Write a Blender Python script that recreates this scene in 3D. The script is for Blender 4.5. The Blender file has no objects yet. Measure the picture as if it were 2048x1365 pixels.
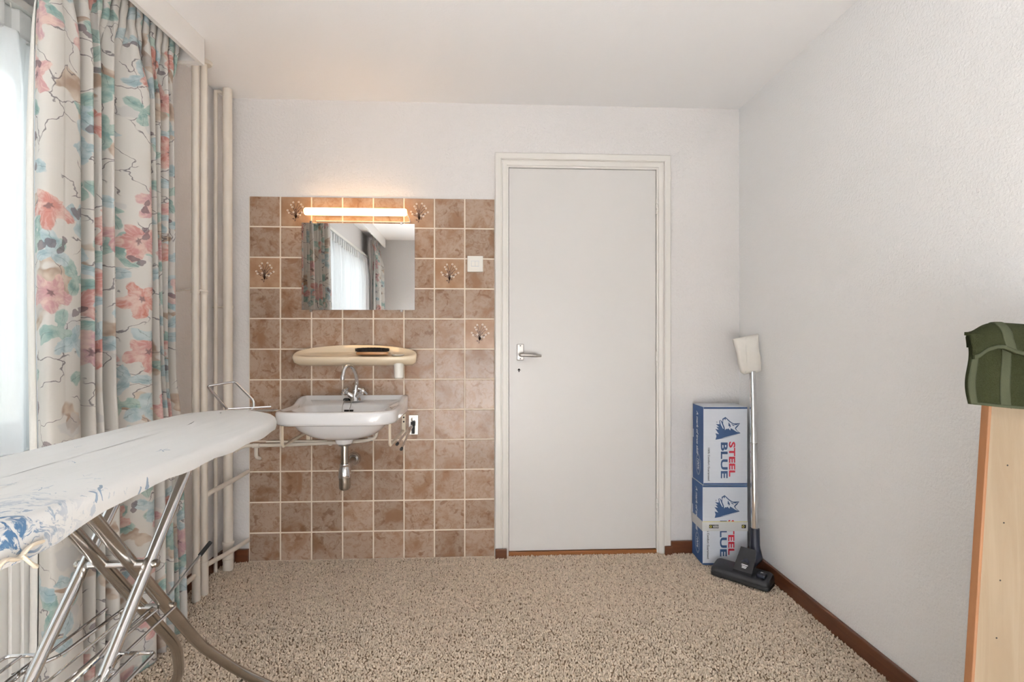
import bpy, bmesh, math, random
from mathutils import Vector, Matrix
random.seed(7)
S = bpy.context.scene
COL = S.collection
PI = math.pi

# ------------------------------------------------------------------ camera, world, light, exposure
YAW = math.atan(49 / 1030.0)
CA, SA = math.cos(YAW), math.sin(YAW)
cam = bpy.data.cameras.new('camera')
cam.sensor_width = 36.0
cam.lens = 36.0 * 1030 / 2048
cam.shift_y = -2.5 / 2048
cam.clip_start = 0.02
camo = bpy.data.objects.new('camera', cam)
COL.objects.link(camo)
camo.location = (0, -2.644, 1.115)
camo.rotation_euler = (PI / 2, 0, -YAW)
S.camera = camo

W = bpy.data.worlds.new('overcast_sky')
S.world = W
W.use_nodes = True
bg = W.node_tree.nodes['Background']
bg.inputs[0].default_value = (0.87, 0.945, 1.0, 1)
bg.inputs[1].default_value = 3.4

def area(name, loc, rot, sx, sy, power, color, portal=False):
    l = bpy.data.lights.new(name, 'AREA')
    l.shape = 'RECTANGLE'; l.size = sx; l.size_y = sy; l.energy = power; l.color = color
    if portal: l.cycles.is_portal = True
    o = bpy.data.objects.new(name, l)
    COL.objects.link(o)
    o.location = loc; o.rotation_euler = rot
    return o
# daylight enters by the long window in the left wall
area('window_portal', (-1.52, -1.95, 1.43), (0, -PI / 2, 0), 1.3, 2.2, 1, (1, 1, 1), True)
# two added fill lights, bounced off the wall and the ceiling behind the camera
fl = area('bounce_fill', (-.05, -2.75, 0.85), (math.radians(158), 0, 0), .5, .5, 6, (.90, .955, 1.0))
fl.data.spread = math.radians(110)
fl = area('bounce_fill_low', (0.0, -2.75, 0.45), (math.radians(-84), 0, 0), 1.5, .6, 88, (.90, .955, 1.0))
fl.data.spread = math.radians(112)

V = S.view_settings
V.view_transform = 'Standard'
V.look = 'None'
V.gamma = 1.0
V.use_curve_mapping = False
V.exposure = 0.47
S.cycles.max_bounces = 8
S.cycles.diffuse_bounces = 5
S.cycles.glossy_bounces = 4
S.cycles.transmission_bounces = 4
S.cycles.transparent_max_bounces = 8
S.cycles.caustics_reflective = False
S.cycles.caustics_refractive = False
S.cycles.use_adaptive_sampling = True
S.cycles.adaptive_threshold = 0.05
S.cycles.adaptive_min_samples = 16

# ------------------------------------------------------------------ node helper
class NT:
    def __init__(s, name):
        s.m = bpy.data.materials.new(name)
        s.m.use_nodes = True
        s.t = s.m.node_tree
        s.t.nodes.clear()
        s.out = s.t.nodes.new('ShaderNodeOutputMaterial')
    def n(s, typ, **kw):
        nd = s.t.nodes.new('ShaderNode' + typ)
        for k, v in kw.items(): setattr(nd, k, v)
        return nd
    def put(s, sock, v):
        if v is None: return
        if isinstance(v, bpy.types.NodeSocket): s.t.links.new(v, sock)
        elif isinstance(v, (tuple, list)) and sock.type == 'RGBA': sock.default_value = tuple(v)[:3] + (1,)
        else: sock.default_value = v
    def math(s, op, a, b=None, c=None, clamp=False):
        nd = s.n('Math', operation=op, use_clamp=clamp)
        for i, v in enumerate((a, b, c)): s.put(nd.inputs[i], v)
        return nd.outputs[0]
    def vmath(s, op, a, b=None, scale=None):
        nd = s.n('VectorMath', operation=op)
        s.put(nd.inputs[0], a); s.put(nd.inputs[1], b)
        if scale is not None: s.put(nd.inputs['Scale'], scale)
        return nd.outputs['Value'] if op in ('LENGTH', 'DOT_PRODUCT', 'DISTANCE') else nd.outputs[0]
    def mix(s, fac, a, b, mode='MIX'):
        nd = s.n('Mix', data_type='RGBA', blend_type=mode)
        s.put(nd.inputs[0], fac); s.put(nd.inputs[6], a); s.put(nd.inputs[7], b)
        return nd.outputs[2]
    def ramp(s, v, lo, hi, a=0.0, b=1.0):
        nd = s.n('MapRange', interpolation_type='SMOOTHSTEP')
        s.put(nd.inputs[0], v)
        for i, x in enumerate((lo, hi, a, b)): s.put(nd.inputs[1 + i], x)
        return nd.outputs[0]
    def coord(s, kind='Object'):
        return s.n('TexCoord').outputs[kind]
    def scale(s, v, x, y, z):
        nd = s.n('Mapping'); s.put(nd.inputs[0], v); nd.inputs['Scale'].default_value = (x, y, z)
        return nd.outputs[0]
    def noise(s, v, scale, detail=3, rough=.55, dist=0.0, out='Fac'):
        nd = s.n('TexNoise'); s.put(nd.inputs['Vector'], v)
        nd.inputs['Scale'].default_value = scale; nd.inputs['Detail'].default_value = detail
        nd.inputs['Roughness'].default_value = rough; nd.inputs['Distortion'].default_value = dist
        return nd.outputs[out]
    def bump(s, h, strength=.3, dist=.002):
        nd = s.n('Bump'); s.put(nd.inputs['Height'], h)
        nd.inputs['Strength'].default_value = strength; nd.inputs['Distance'].default_value = dist
        return nd.outputs[0]
    def bsdf(s, color, rough=.5, metal=0.0, normal=None, **kw):
        b = s.n('BsdfPrincipled')
        s.put(b.inputs['Base Color'], color); s.put(b.inputs['Roughness'], rough); s.put(b.inputs['Metallic'], metal)
        if normal is not None: s.put(b.inputs['Normal'], normal)
        for k, v in kw.items(): s.put(b.inputs[k.replace('_', ' ')], v)
        return b.outputs[0]
    def done(s, sh):
        s.t.links.new(sh, s.out.inputs[0])
        return s.m

def plain(name, col, rough=.5, metal=0.0, var=.06, nscale=30, bumps=0.0, bscale=200, **kw):
    t = NT(name)
    n = t.noise(t.coord(), nscale)
    c = t.mix(n, [x * (1 - var) for x in col], [min(1, x * (1 + var)) for x in col])
    nm = t.bump(t.noise(t.coord(), bscale, 2), bumps, .002) if bumps else None
    return t.done(t.bsdf(c, rough, metal, nm, **kw))

M = {}
def plaster(name, col, strength, scale):
    t = NT(name); v = t.coord()
    h = t.noise(v, scale, 2, .6)
    b = t.n('BsdfDiffuse'); t.put(b.inputs[0], col); t.put(b.inputs[2], t.bump(h, strength, .004))
    return t.done(b.outputs[0])
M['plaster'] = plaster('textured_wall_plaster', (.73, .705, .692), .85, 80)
M['plaster_r'] = plaster('fine_wall_plaster', (.87, .868, .868), .6, 120)  # lighter than the back wall; brightness from the window is put into its colour
M['ceiling'] = plaster('ceiling_paint', (.88, .87, .868), .12, 120)
M['paint'] = plain('cream_gloss_paint', (.75, .725, .685), .32, var=.015, nscale=4)
M['doorpaint'] = plain('off_white_door_paint', (.66, .64, .62), .38, var=.012, nscale=2)
M['cornice'] = plain('white_board_paint', (.80, .775, .745), .4, var=.015, nscale=5)
M['pipe'] = plain('cream_pipe_paint', (.74, .68, .60), .35, var=.05, nscale=14)
M['beige'] = plain('beige_enamel', (.78, .66, .49), .12, var=.015, nscale=4, Coat_Weight=.5)
M['bracket'] = plain('beige_bracket_paint', (.76, .66, .52), .35, var=.04)
M['porcelain'] = plain('white_glazed_porcelain', (.80, .80, .81), .07, var=.006, nscale=3, Coat_Weight=.6)
M['chrome'] = plain('polished_chrome', (.72, .72, .73), .09, 1.0, var=.03)
M['satin'] = plain('satin_steel', (.40, .385, .365), .34, 1.0, var=.05)
M['dullchrome'] = plain('dull_worn_chrome', (.44, .41, .37), .22, 1.0, var=.12, nscale=60)
M['alu'] = plain('brushed_aluminium', (.40, .38, .355), .42, 1.0, var=.05)
M['black'] = plain('black_plastic', (.022, .023, .027), .38, var=.1)
M['navyplastic'] = plain('dark_navy_plastic', (.022, .027, .045), .4, var=.1)
M['rubber'] = plain('black_rubber', (.012, .012, .012), .6)
M['whiteplastic'] = plain('white_plastic', (.80, .775, .72), .28, var=.01)
M['sash'] = plain('white_window_paint', (.82, .82, .81), .4, var=.01)
M['radiator'] = plain('white_radiator_enamel', (.80, .785, .755), .3, var=.01, nscale=3)
M['dark'] = plain('dark_recess', (.02, .018, .016), .8)
M['white_print'] = plain('white_print', (.80, .81, .83), .6, var=.01)
M['blue_print'] = plain('navy_blue_print', (.038, .085, .20), .45, var=.05)
M['bluecard'] = plain('blue_printed_card', (.026, .085, .24), .6, var=.08, nscale=12)
M['red_print'] = plain('red_print', (.55, .025, .05), .5, var=.04)
M['grey_print'] = plain('dark_grey_print', (.07, .075, .09), .6)
M['yellow_print'] = plain('yellow_print', (.75, .66, .12), .5)
M['greypale'] = plain('pale_grey_print', (.58, .63, .70), .5)
M['black_print'] = plain('black_print', (.015, .015, .015), .5)
M['grout'] = plain('cream_grout', (.74, .645, .53), .75, var=.05, nscale=25)
M['stem_print'] = plain('brown_stem_print', (.10, .048, .028), .4)
M['flower_print'] = plain('cream_flower_print', (.78, .71, .62), .3)
M['bristle'] = plain('dark_bristles', (.018, .014, .011), .7, var=.3, nscale=300)
M['soap'] = plain('pale_soap', (.80, .78, .74), .35)
M['pale_ground'] = plain('pale_bounce_paving', (.55, .54, .51), .9, var=.1, nscale=6)  # ground outside, made pale so daylight bounces up to the ceiling
M['fence'] = plain('bleached_fence_timber', (.62, .58, .52), .8, var=.15, nscale=20)
M['bark'] = plain('grey_tree_bark', (.33, .30, .27), .9, var=.2)

def cardboard():
    t = NT('white_carton_card'); v = t.coord()
    n = t.noise(t.scale(v, 3, 3, 40), 3, 3)
    c = t.mix(n, (.60, .635, .70), (.66, .69, .75))
    return t.done(t.bsdf(c, .42, 0, t.bump(t.noise(v, 22, 3), .25, .003)))
M['card'] = cardboard()

def tape():
    t = NT('shiny_parcel_tape'); v = t.coord()
    n = t.noise(t.scale(v, 12, 12, 60), 3, 3)
    a = t.bsdf((.78, .79, .79), .2, 0, t.bump(n, .4, .002))
    tr = t.n('BsdfTransparent').outputs[0]
    mx = t.n('MixShader'); mx.inputs[0].default_value = .80
    t.t.links.new(tr, mx.inputs[1]); t.t.links.new(a, mx.inputs[2])
    return t.done(mx.outputs[0])
M['tape'] = tape()

def mirror_glass():
    t = NT('silvered_mirror')
    n = t.noise(t.coord(), 1.0, 1)
    c = t.mix(n, (.86, .88, .89), (.88, .89, .90))
    return t.done(t.bsdf(c, .0, 1.0))
M['mirror'] = mirror_glass()

def tile_mat():
    t = NT('marbled_brown_glaze')
    oi = t.n('ObjectInfo')
    off = t.vmath('SCALE', (1, 1, 1), None, t.math('MULTIPLY', oi.outputs['Random'], 37.0))
    v = t.vmath('ADD', t.coord(), off)
    big = t.noise(v, 9, 4, .6, .6)
    fine = t.noise(v, 38, 4, .65, 1.2)
    c = t.mix(t.ramp(big, .32, .56), (.30, .170, .098), (.42, .305, .23))
    c = t.mix(t.ramp(fine, .36, .54, .55, 0), c, (.285, .16, .09))
    spot = t.ramp(t.noise(v, 24, 2, .5, .8), .58, .70, 0, .65)
    c = t.mix(spot, c, (.21, .105, .052))
    hsv = t.n('HueSaturation'); t.put(hsv.inputs['Color'], c)
    t.put(hsv.inputs['Value'], t.math('MULTIPLY_ADD', oi.outputs['Random'], .20, .80))
    return t.done(t.bsdf(hsv.outputs[0], .24, 0, t.bump(t.noise(v, 14, 1), .02, .002), Specular_IOR_Level=.30))
M['tile'] = tile_mat()
def tile_deco():
    t = NT('orange_brown_glaze'); v = t.coord()
    c = t.mix(t.ramp(t.noise(v, 14, 3), .35, .7), (.33, .185, .105), (.42, .275, .18))
    return t.done(t.bsdf(c, .16, 0, None, Specular_IOR_Level=.38))
M['tile_deco'] = tile_deco()

def wood(name, c1, c2, axis='z', scale=1.0, rough=.5, rings=18):
    t = NT(name); v = t.coord()
    st = {'z': (9, 9, .9), 'y': (9, .9, 9), 'x': (.9, 9, 9)}[axis]
    w = t.scale(v, *[a * scale for a in st])
    n = t.noise(w, 4, 4, .6, .8)
    f = t.noise(w, rings, 3, .6)
    c = t.mix(t.ramp(n, .3, .7), c1, c2)
    c = t.mix(t.math('MULTIPLY', f, .35), c, [x * .72 for x in c1])
    return t.done(t.bsdf(c, rough, 0, t.bump(f, .08, .001)))
M['brownwood'] = wood('dark_brown_stained_wood', (.105, .034, .014), (.155, .055, .023), 'y', 1, .35)
M['brownwood_x'] = wood('dark_brown_stained_wood_across', (.105, .034, .014), (.155, .055, .023), 'x', 1, .35)
M['threshold'] = wood('varnished_threshold_wood', (.24, .085, .025), (.32, .13, .045), 'x', 1, .3)
M['ply'] = wood('pale_birch_ply', (.275, .20, .125), (.325, .25, .17), 'z', .8, .5, 9)
M['edge'] = wood('orange_pine_edging', (.29, .125, .05), (.35, .165, .075), 'z', .6, .45, 22)
M['brushwood'] = wood('waxed_beech', (.48, .23, .09), (.58, .31, .14), 'x', 2, .3)

def carpet_mat():
    t = NT('beige_carpet_wool')
    oi = t.n('ObjectInfo')
    c = t.mix(oi.outputs['Random'], (.60, .495, .39), (.83, .70, .57))
    b = t.n('BsdfDiffuse'); t.put(b.inputs[0], c)
    return t.done(b.outputs[0])
M['carpet'] = carpet_mat()
M['backing'] = plain('carpet_backing', (.24, .17, .11), .95, var=.2, nscale=120)

def curtain_mat():
    t = NT('floral_curtain_print')
    uv = t.n('UVMap').outputs[0]
    wob = t.vmath('SUBTRACT', t.noise(uv, 9, 3, .6, out='Color'), (.5, .5, .5))
    p = t.vmath('ADD', uv, t.vmath('SCALE', wob, None, .055))
    wob2 = t.vmath('SUBTRACT', t.noise(uv, 30, 3, .6, out='Color'), (.5, .5, .5))
    p2 = t.vmath('ADD', p, t.vmath('SCALE', wob2, None, .02))
    base = t.mix(t.noise(uv, 2.2, 2), (.58, .55, .505), (.64, .615, .575))
    def cells(vec, scale, rnd, off):
        vo = t.n('TexVoronoi', voronoi_dimensions='2D', feature='F1')
        v2 = t.vmath('ADD', vec, off)
        t.put(vo.inputs['Vector'], v2); vo.inputs['Scale'].default_value = scale; vo.inputs['Randomness'].default_value = rnd
        loc = t.vmath('SUBTRACT', v2, vo.outputs['Position'])
        sx = t.n('SeparateXYZ'); t.put(sx.inputs[0], loc)
        ln = t.vmath('LENGTH', t.n_comb(sx.outputs[0], sx.outputs[1]))
        sc = t.n('SeparateColor'); t.put(sc.inputs[0], vo.outputs['Color'])
        ang = t.math('ADD', t.math('ARCTAN2', sx.outputs[1], sx.outputs[0]), t.math('MULTIPLY', sc.outputs[0], 6.28))
        return ln, ang, sc
    def comb(x, y):
        nd = t.n('CombineXYZ'); t.put(nd.inputs[0], x); t.put(nd.inputs[1], y)
        return nd.outputs[0]
    t.n_comb = comb
    c = base
    # soft tan and grey washes
    w1 = t.ramp(t.noise(p, 6.5, 2, .5, .6), .60, .625, 0, .85)
    wt = t.mix(t.ramp(t.noise(p, 18, 2), .35, .62), (.30, .19, .12), (.54, .44, .35))
    c = t.mix(w1, c, wt)
    w2 = t.ramp(t.noise(t.vmath('ADD', p, (7.3, 2.1, 0)), 7.5, 2), .62, .65, 0, .5)
    c = t.mix(w2, c, (.47, .47, .47))
    # twigs
    vo = t.n('TexVoronoi', voronoi_dimensions='2D', feature='DISTANCE_TO_EDGE')
    t.put(vo.inputs['Vector'], t.vmath('ADD', p2, t.vmath('SCALE', wob, None, .08))); vo.inputs['Scale'].default_value = 12
    tw = t.ramp(vo.outputs['Distance'], .010, .028, 1, 0)
    tw = t.math('MULTIPLY', tw, t.ramp(t.noise(uv, 7.5, 1), .47, .52))
    c = t.mix(t.math('MULTIPLY', tw, .80), c, (.12, .10, .11))
    # leaves: teal, green and blue-grey, three lobes
    for off, scl, thr, cols in (((3.1, 1.7, 0), 8.0, .58, ((.14, .28, .26), (.38, .48, .43))),
                                ((9.4, 5.2, 0), 9.0, .68, ((.25, .36, .40), (.48, .56, .57)))):
        ln, ang, sc = cells(p2, scl, .85, off)
        R = t.math('MULTIPLY', t.math('MULTIPLY_ADD', t.math('COSINE', t.math('MULTIPLY', ang, 3.0)), .38, .62), .060)
        q = t.math('DIVIDE', ln, R)
        mk = t.math('MULTIPLY', t.ramp(q, .95, 1.06, 1, 0), t.math('GREATER_THAN', sc.outputs[1], thr))
        lc = t.mix(t.ramp(t.noise(p, 34, 3), .32, .66), cols[0], cols[1])
        lc = t.mix(t.ramp(q, .70, 1.0, 0, .5), lc, cols[1])
        vein = t.ramp(t.math('ABSOLUTE', t.math('SINE', t.math('MULTIPLY', ang, 3.0))), .0, .12, .5, 0)
        lc = t.mix(vein, lc, (.06, .10, .10))
        c = t.mix(t.math('MULTIPLY', mk, .88), c, lc)
    # blooms: coral to pink, five petals
    ln, ang, sc = cells(p2, 5.6, .8, (0.37, 0.12, 0))
    R = t.math('MULTIPLY', t.math('MULTIPLY_ADD', t.math('COSINE', t.math('MULTIPLY', ang, 5.0)), .22, .78), .062)
    q = t.math('DIVIDE', ln, R)
    mk = t.math('MULTIPLY', t.ramp(q, .95, 1.04, 1, 0), t.math('GREATER_THAN', sc.outputs[1], .50))
    fc = t.mix(sc.outputs[2], (.50, .17, .12), (.50, .30, .32))
    streak = t.math('MULTIPLY', t.ramp(t.math('SINE', t.math('MULTIPLY', ang, 21.0)), .1, 1.0, 0, .5), t.ramp(q, .2, .9))
    fc = t.mix(streak, fc, (.66, .46, .41))
    fc = t.mix(t.ramp(t.noise(p, 30, 3), .40, .68), fc, (.66, .48, .42))
    fc = t.mix(t.ramp(q, .10, .22, .8, 0), fc, (.12, .06, .07))
    c = t.mix(t.math('MULTIPLY', mk, .90), c, fc)
    # dark plum accents
    ln, ang, sc = cells(p2, 11.0, .9, (4.4, 8.8, 0))
    R = t.math('MULTIPLY', t.math('MULTIPLY_ADD', t.math('COSINE', t.math('MULTIPLY', ang, 2.0)), .45, .60), .022)
    mk = t.math('MULTIPLY', t.ramp(t.math('DIVIDE', ln, R), .95, 1.05, 1, 0), t.math('GREATER_THAN', sc.outputs[1], .76))
    c = t.mix(t.math('MULTIPLY', mk, .75), c, (.14, .10, .115))
    weave = t.noise(t.scale(uv, 700, 500, 1), 1.0, 1)
    b = t.bsdf(c, .85, 0, t.bump(weave, .15, .001), Sheen_Weight=.15)
    tl = t.n('BsdfTranslucent'); t.put(tl.inputs[0], c)
    mx = t.n('MixShader'); mx.inputs[0].default_value = .14
    t.t.links.new(b, mx.inputs[1]); t.t.links.new(tl.outputs[0], mx.inputs[2])
    return t.done(mx.outputs[0])
M['curtain'] = curtain_mat()

def sheer_mat(name, alpha, col):
    t = NT(name)
    n = t.noise(t.scale(t.coord(), 1, 260, 40), 1, 1)
    c = t.mix(n, [x * .96 for x in col], col)
    d = t.n('BsdfDiffuse'); t.put(d.inputs[0], c)
    tl = t.n('BsdfTranslucent'); t.put(tl.inputs[0], c)
    m1 = t.n('MixShader'); m1.inputs[0].default_value = .5
    t.t.links.new(d.outputs[0], m1.inputs[1]); t.t.links.new(tl.outputs[0], m1.inputs[2])
    tr = t.n('BsdfTransparent')
    m2 = t.n('MixShader'); m2.inputs[0].default_value = alpha
    t.t.links.new(tr.outputs[0], m2.inputs[1]); t.t.links.new(m1.outputs[0], m2.inputs[2])
    return t.done(m2.outputs[0])
M['sheer'] = sheer_mat('white_sheer_voile', .84, (.92, .93, .94))
M['sheer_tape'] = sheer_mat('white_heading_tape', .9, (.86, .86, .85))
M['lining'] = plain('grey_curtain_lining', (.66, .64, .60), .9, var=.03, nscale=200)

def pane_mat():
    t = NT('window_glass')
    n = t.noise(t.coord(), 1.0, 1)
    g = t.n('BsdfGlossy'); g.inputs['Roughness'].default_value = .0
    t.put(g.inputs[0], t.mix(n, (.9, .9, .9), (1, 1, 1)))
    tr = t.n('BsdfTransparent'); tr.inputs[0].default_value = (.95, .97, .96, 1)
    fr = t.n('Fresnel'); fr.inputs[0].default_value = 1.3
    mx = t.n('MixShader'); t.put(mx.inputs[0], fr.outputs[0])
    t.t.links.new(tr.outputs[0], mx.inputs[1]); t.t.links.new(g.outputs[0], mx.inputs[2])
    return t.done(mx.outputs[0])
M['pane'] = pane_mat()

def lamp_mat():
    t = NT('lit_opal_tube')
    n = t.noise(t.coord(), 3, 1)
    e = t.n('Emission'); t.put(e.inputs[0], t.mix(n, (1, .56, .22), (1, .60, .26))); e.inputs[1].default_value = 7.5
    return t.done(e.outputs[0])
M['lamp'] = lamp_mat()

def board_cover():
    t = NT('ironing_cover_blue_print')
    v = t.coord('Object')        # origin under the nose of the board, wide end towards -y
    sx = t.n('SeparateXYZ'); t.put(sx.inputs[0], v)
    y = sx.outputs[1]
    base = t.mix(t.noise(v, 5, 3), (.70, .70, .69), (.77, .77, .765))
    wob = t.vmath('SCALE', t.vmath('SUBTRACT', t.noise(v, 11, 3, .6, out='Color'), (.5, .5, .5)), None, .07)
    p = t.vmath('ADD', v, wob)
    # small birds scattered over the print
    vo = t.n('TexVoronoi', feature='F1'); t.put(vo.inputs['Vector'], t.scale(p, 1.4, 1.0, 1.0)); vo.inputs['Scale'].default_value = 11
    loc = t.vmath('SUBTRACT', t.scale(p, 1.4, 1.0, 1.0), vo.outputs['Position'])
    l3 = t.n('SeparateXYZ'); t.put(l3.inputs[0], loc)
    ang = t.math('ARCTAN2', l3.outputs[1], l3.outputs[0])
    rr = t.math('MULTIPLY', t.math('ADD', t.math('MULTIPLY', t.math('POWER', t.math('ABSOLUTE', t.math('COSINE', t.math('MULTIPLY', ang, 2.5))), 4.0), .9), .12), .024)
    sc = t.n('SeparateColor'); t.put(sc.inputs[0], vo.outputs['Color'])
    bird = t.math('MULTIPLY', t.math('LESS_THAN', t.vmath('LENGTH', loc), rr), t.math('GREATER_THAN', sc.outputs[0], .45))
    bird = t.math('MULTIPLY', bird, t.ramp(y, -.46, -.56))
    c = t.mix(t.math('MULTIPLY', bird, .7), base, (.10, .21, .36))
    # the sea scene towards the wide end
    st = t.noise(t.scale(p, 9, 26, 30), 1.6, 5, .65, 1.6)
    streak = t.ramp(st, .50, .58)
    grow = t.ramp(t.math('ADD', y, t.math('MULTIPLY', t.noise(v, 6, 2), -.14)), -.95, -1.09)
    c = t.mix(t.math('MULTIPLY', t.math('MULTIPLY', streak, grow), .95), c, (.045, .155, .32))
    grow2 = t.ramp(y, -.70, -1.0, 0, .6)
    fl = t.ramp(t.noise(t.scale(p, 14, 40, 40), 1.5, 4, .6, 1.0), .60, .64)
    c = t.mix(t.math('MULTIPLY', fl, grow2), c, (.13, .25, .40))
    fold = t.noise(t.scale(v, 14, 1.3, 10), 1.4, 2)
    nm = t.bump(fold, .55, .012)
    return t.done(t.bsdf(c, .8, 0, nm))
M['cover'] = board_cover()

def terry(name, c1, c2, b):
    t = NT(name); v = t.coord()
    n = t.noise(v, 420, 3, .7)
    c = t.mix(n, c1, c2)
    c = t.mix(t.ramp(t.noise(v, 22, 2), .3, .75, 0, .35), c, c2)
    return t.done(t.bsdf(c, .95, 0, t.bump(n, b, .004), Specular_IOR_Level=.1))
M['terry'] = terry('dark_green_terry', (.020, .024, .009), (.055, .060, .028), .9)
M['terryband'] = terry('flat_green_weave', (.055, .061, .036), (.075, .082, .050), .15)
M['linen'] = plain('white_cotton_cloth', (.74, .71, .66), .9, var=.04, nscale=60, bumps=.3, bscale=400)

# ------------------------------------------------------------------ mesh builder
class MB:
    def __init__(s): s.v = []; s.f = []; s.mi = []; s.mat = 0; s.uv = None; s.boxy = True
    def face(s, idx): s.f.append(tuple(idx)); s.mi.append(s.mat)
    def box(s, a, b, bev=0.0, xf=None):
        bm = bmesh.new()
        bmesh.ops.create_cube(bm, size=1)
        sz = [abs(b[i] - a[i]) for i in range(3)]; ce = [(a[i] + b[i]) / 2 for i in range(3)]
        for v in bm.verts: v.co = Vector([v.co[i] * sz[i] + ce[i] for i in range(3)])
        if bev: bmesh.ops.bevel(bm, geom=bm.edges[:], offset=min(bev, min(sz) * .45), segments=2, affect='EDGES', profile=.5)
        s.addbm(bm, xf); return s
    def addbm(s, bm, xf=None):
        o = len(s.v); bm.verts.ensure_lookup_table(); bm.verts.index_update()
        for v in bm.verts: s.v.append(tuple(xf @ v.co) if xf else tuple(v.co))
        for f in bm.faces: s.face([o + v.index for v in f.verts])
        bm.free()
    def prism(s, poly, h0, h1, fn):
        """poly: 2D outline, fn(u, v, h) -> xyz; closed slab between h0 and h1"""
        o = len(s.v); n = len(poly)
        for h in (h0, h1):
            for p in poly: s.v.append(tuple(fn(p[0], p[1], h)))
        s.face(range(o, o + n)); s.face(range(o + 2 * n - 1, o + n - 1, -1))
        for i in range(n):
            j = (i + 1) % n
            s.face((o + i, o + n + i, o + n + j, o + j))
        return s
    def loft(s, rings, cap0=True, cap1=True, closed=True):
        o = len(s.v); n = len(rings[0]); s.boxy = False
        for r in rings: s.v.extend(tuple(p) for p in r)
        for k in range(len(rings) - 1):
            for i in range(n if closed else n - 1):
                j = (i + 1) % n
                s.face((o + k * n + i, o + k * n + j, o + (k + 1) * n + j, o + (k + 1) * n + i))
        if cap0: s.face(range(o + n - 1, o - 1, -1))
        if cap1: b = o + (len(rings) - 1) * n; s.face(range(b, b + n))
        return s
    def tube(s, pts, r, seg=10, smooth=0, closed=False, flat=None):
        P = [Vector(p) for p in pts]
        if smooth: P = catmull(P, smooth, closed)
        n = len(P)
        R = r if isinstance(r, (list, tuple)) else [r] * n
        if len(R) != n: R = [R[min(len(R) - 1, int(i * len(R) / n))] for i in range(n)]
        rings = []; up = None
        for i in range(n):
            a = P[i - 1] if (i > 0 or closed) else P[i]; b = P[(i + 1) % n] if (i < n - 1 or closed) else P[i]
            d = (b - a).normalized()
            if up is None:
                up = Vector((0, 0, 1)) if abs(d.z) < .9 else Vector((1, 0, 0))
            x = d.cross(up).normalized(); up = x.cross(d).normalized()
            k = 1.0
            if 0 < i < n - 1:
                d1 = (P[i] - P[i - 1]).normalized(); d2 = (P[i + 1] - P[i]).normalized()
                k = 1 / max(.5, math.sqrt(max(.0, (1 + d1.dot(d2)) / 2)))
            rings.append([P[i] + (x * math.cos(2 * PI * q / seg) + up * math.sin(2 * PI * q / seg) * (flat or 1)) * R[i] * k for q in range(seg)])
        if closed:
            rings.append(rings[0]); s.loft(rings, False, False)
        else: s.loft(rings)
        return s
    def lathe(s, prof, axis_o, axis=(0, 0, 1), seg=24):
        """prof: (radius, height) along axis"""
        A = Vector(axis).normalized(); O = Vector(axis_o)
        u = A.cross(Vector((0, 0, 1)) if abs(A.z) < .9 else Vector((1, 0, 0))).normalized(); w = A.cross(u)
        s.loft([[O + A * h + (u * math.cos(2 * PI * q / seg) + w * math.sin(2 * PI * q / seg)) * max(r, 1e-5) for q in range(seg)] for r, h in prof])
        return s
    def grid(s, fn, nu, nv, uvfn=None):
        o = len(s.v)
        if s.uv is None: s.uv = []
        for j in range(nv + 1):
            for i in range(nu + 1):
                s.v.append(tuple(fn(i / nu, j / nv)))
                s.uv.append(uvfn(i / nu, j / nv) if uvfn else (i / nu, j / nv))
        for j in range(nv):
            for i in range(nu):
                a = o + j * (nu + 1) + i
                s.face((a, a + 1, a + nu + 2, a + nu + 1))
        return s
    def build(s, name, mats, parent=None, smooth=True, angle=38, fix=True, thick=0.0):
        me = bpy.data.meshes.new(name)
        org = world_origin(parent)
        me.from_pydata([(x - org[0], y - org[1], z - org[2]) for x, y, z in s.v], [], s.f)
        for m in (mats if isinstance(mats, (list, tuple)) else [mats]): me.materials.append(M[m] if isinstance(m, str) else m)
        me.polygons.foreach_set('material_index', s.mi)
        if s.uv:
            l = me.uv_layers.new(name='UVMap')
            for lp in me.loops: l.data[lp.index].uv = s.uv[lp.vertex_index]
        if fix:
            bm = bmesh.new(); bm.from_mesh(me); bmesh.ops.recalc_face_normals(bm, faces=bm.faces[:]); bm.to_mesh(me); bm.free()
        if smooth:
            me.polygons.foreach_set('use_smooth', [True] * len(me.polygons))
            me.set_sharp_from_angle(angle=math.radians(14 if s.boxy and not s.uv else angle))   # flat faces stay flat beside their bevels
        me.update()
        o = bpy.data.objects.new(name, me)
        COL.objects.link(o)
        o.parent = parent
        if thick:
            md = o.modifiers.new('thickness', 'SOLIDIFY'); md.thickness = thick; md.offset = 0
        return o

ORG = {}
def world_origin(p):
    while p is not None:
        if p.name in ORG: return ORG[p.name]
        p = p.parent
    return (0, 0, 0)
def tag(o, label, cat=None, group=None, kind=None):
    o['label'] = label
    if cat: o['category'] = cat
    if group: o['group'] = group
    if kind: o['kind'] = kind
    return o
def thing(name, loc, label, cat, group=None, kind=None):
    o = bpy.data.objects.new(name, None)
    COL.objects.link(o); o.location = loc; o.empty_display_size = .05
    ORG[o.name] = tuple(loc)
    return tag(o, label, cat, group, kind)
def catmull(P, n, closed=False):
    out = []; L = len(P)
    rng = range(L if closed else L - 1)
    for i in rng:
        p0 = P[i - 1] if (i > 0 or closed) else P[i]; p1 = P[i]; p2 = P[(i + 1) % L]
        p3 = P[(i + 2) % L] if (i + 2 < L or closed) else p2
        for k in range(n):
            t = k / n
            out.append(.5 * ((2 * p1) + (p2 - p0) * t + (2 * p0 - 5 * p1 + 4 * p2 - p3) * t * t + (3 * p1 - p0 - 3 * p2 + p3) * t ** 3))
    if not closed: out.append(P[-1])
    return out
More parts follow.
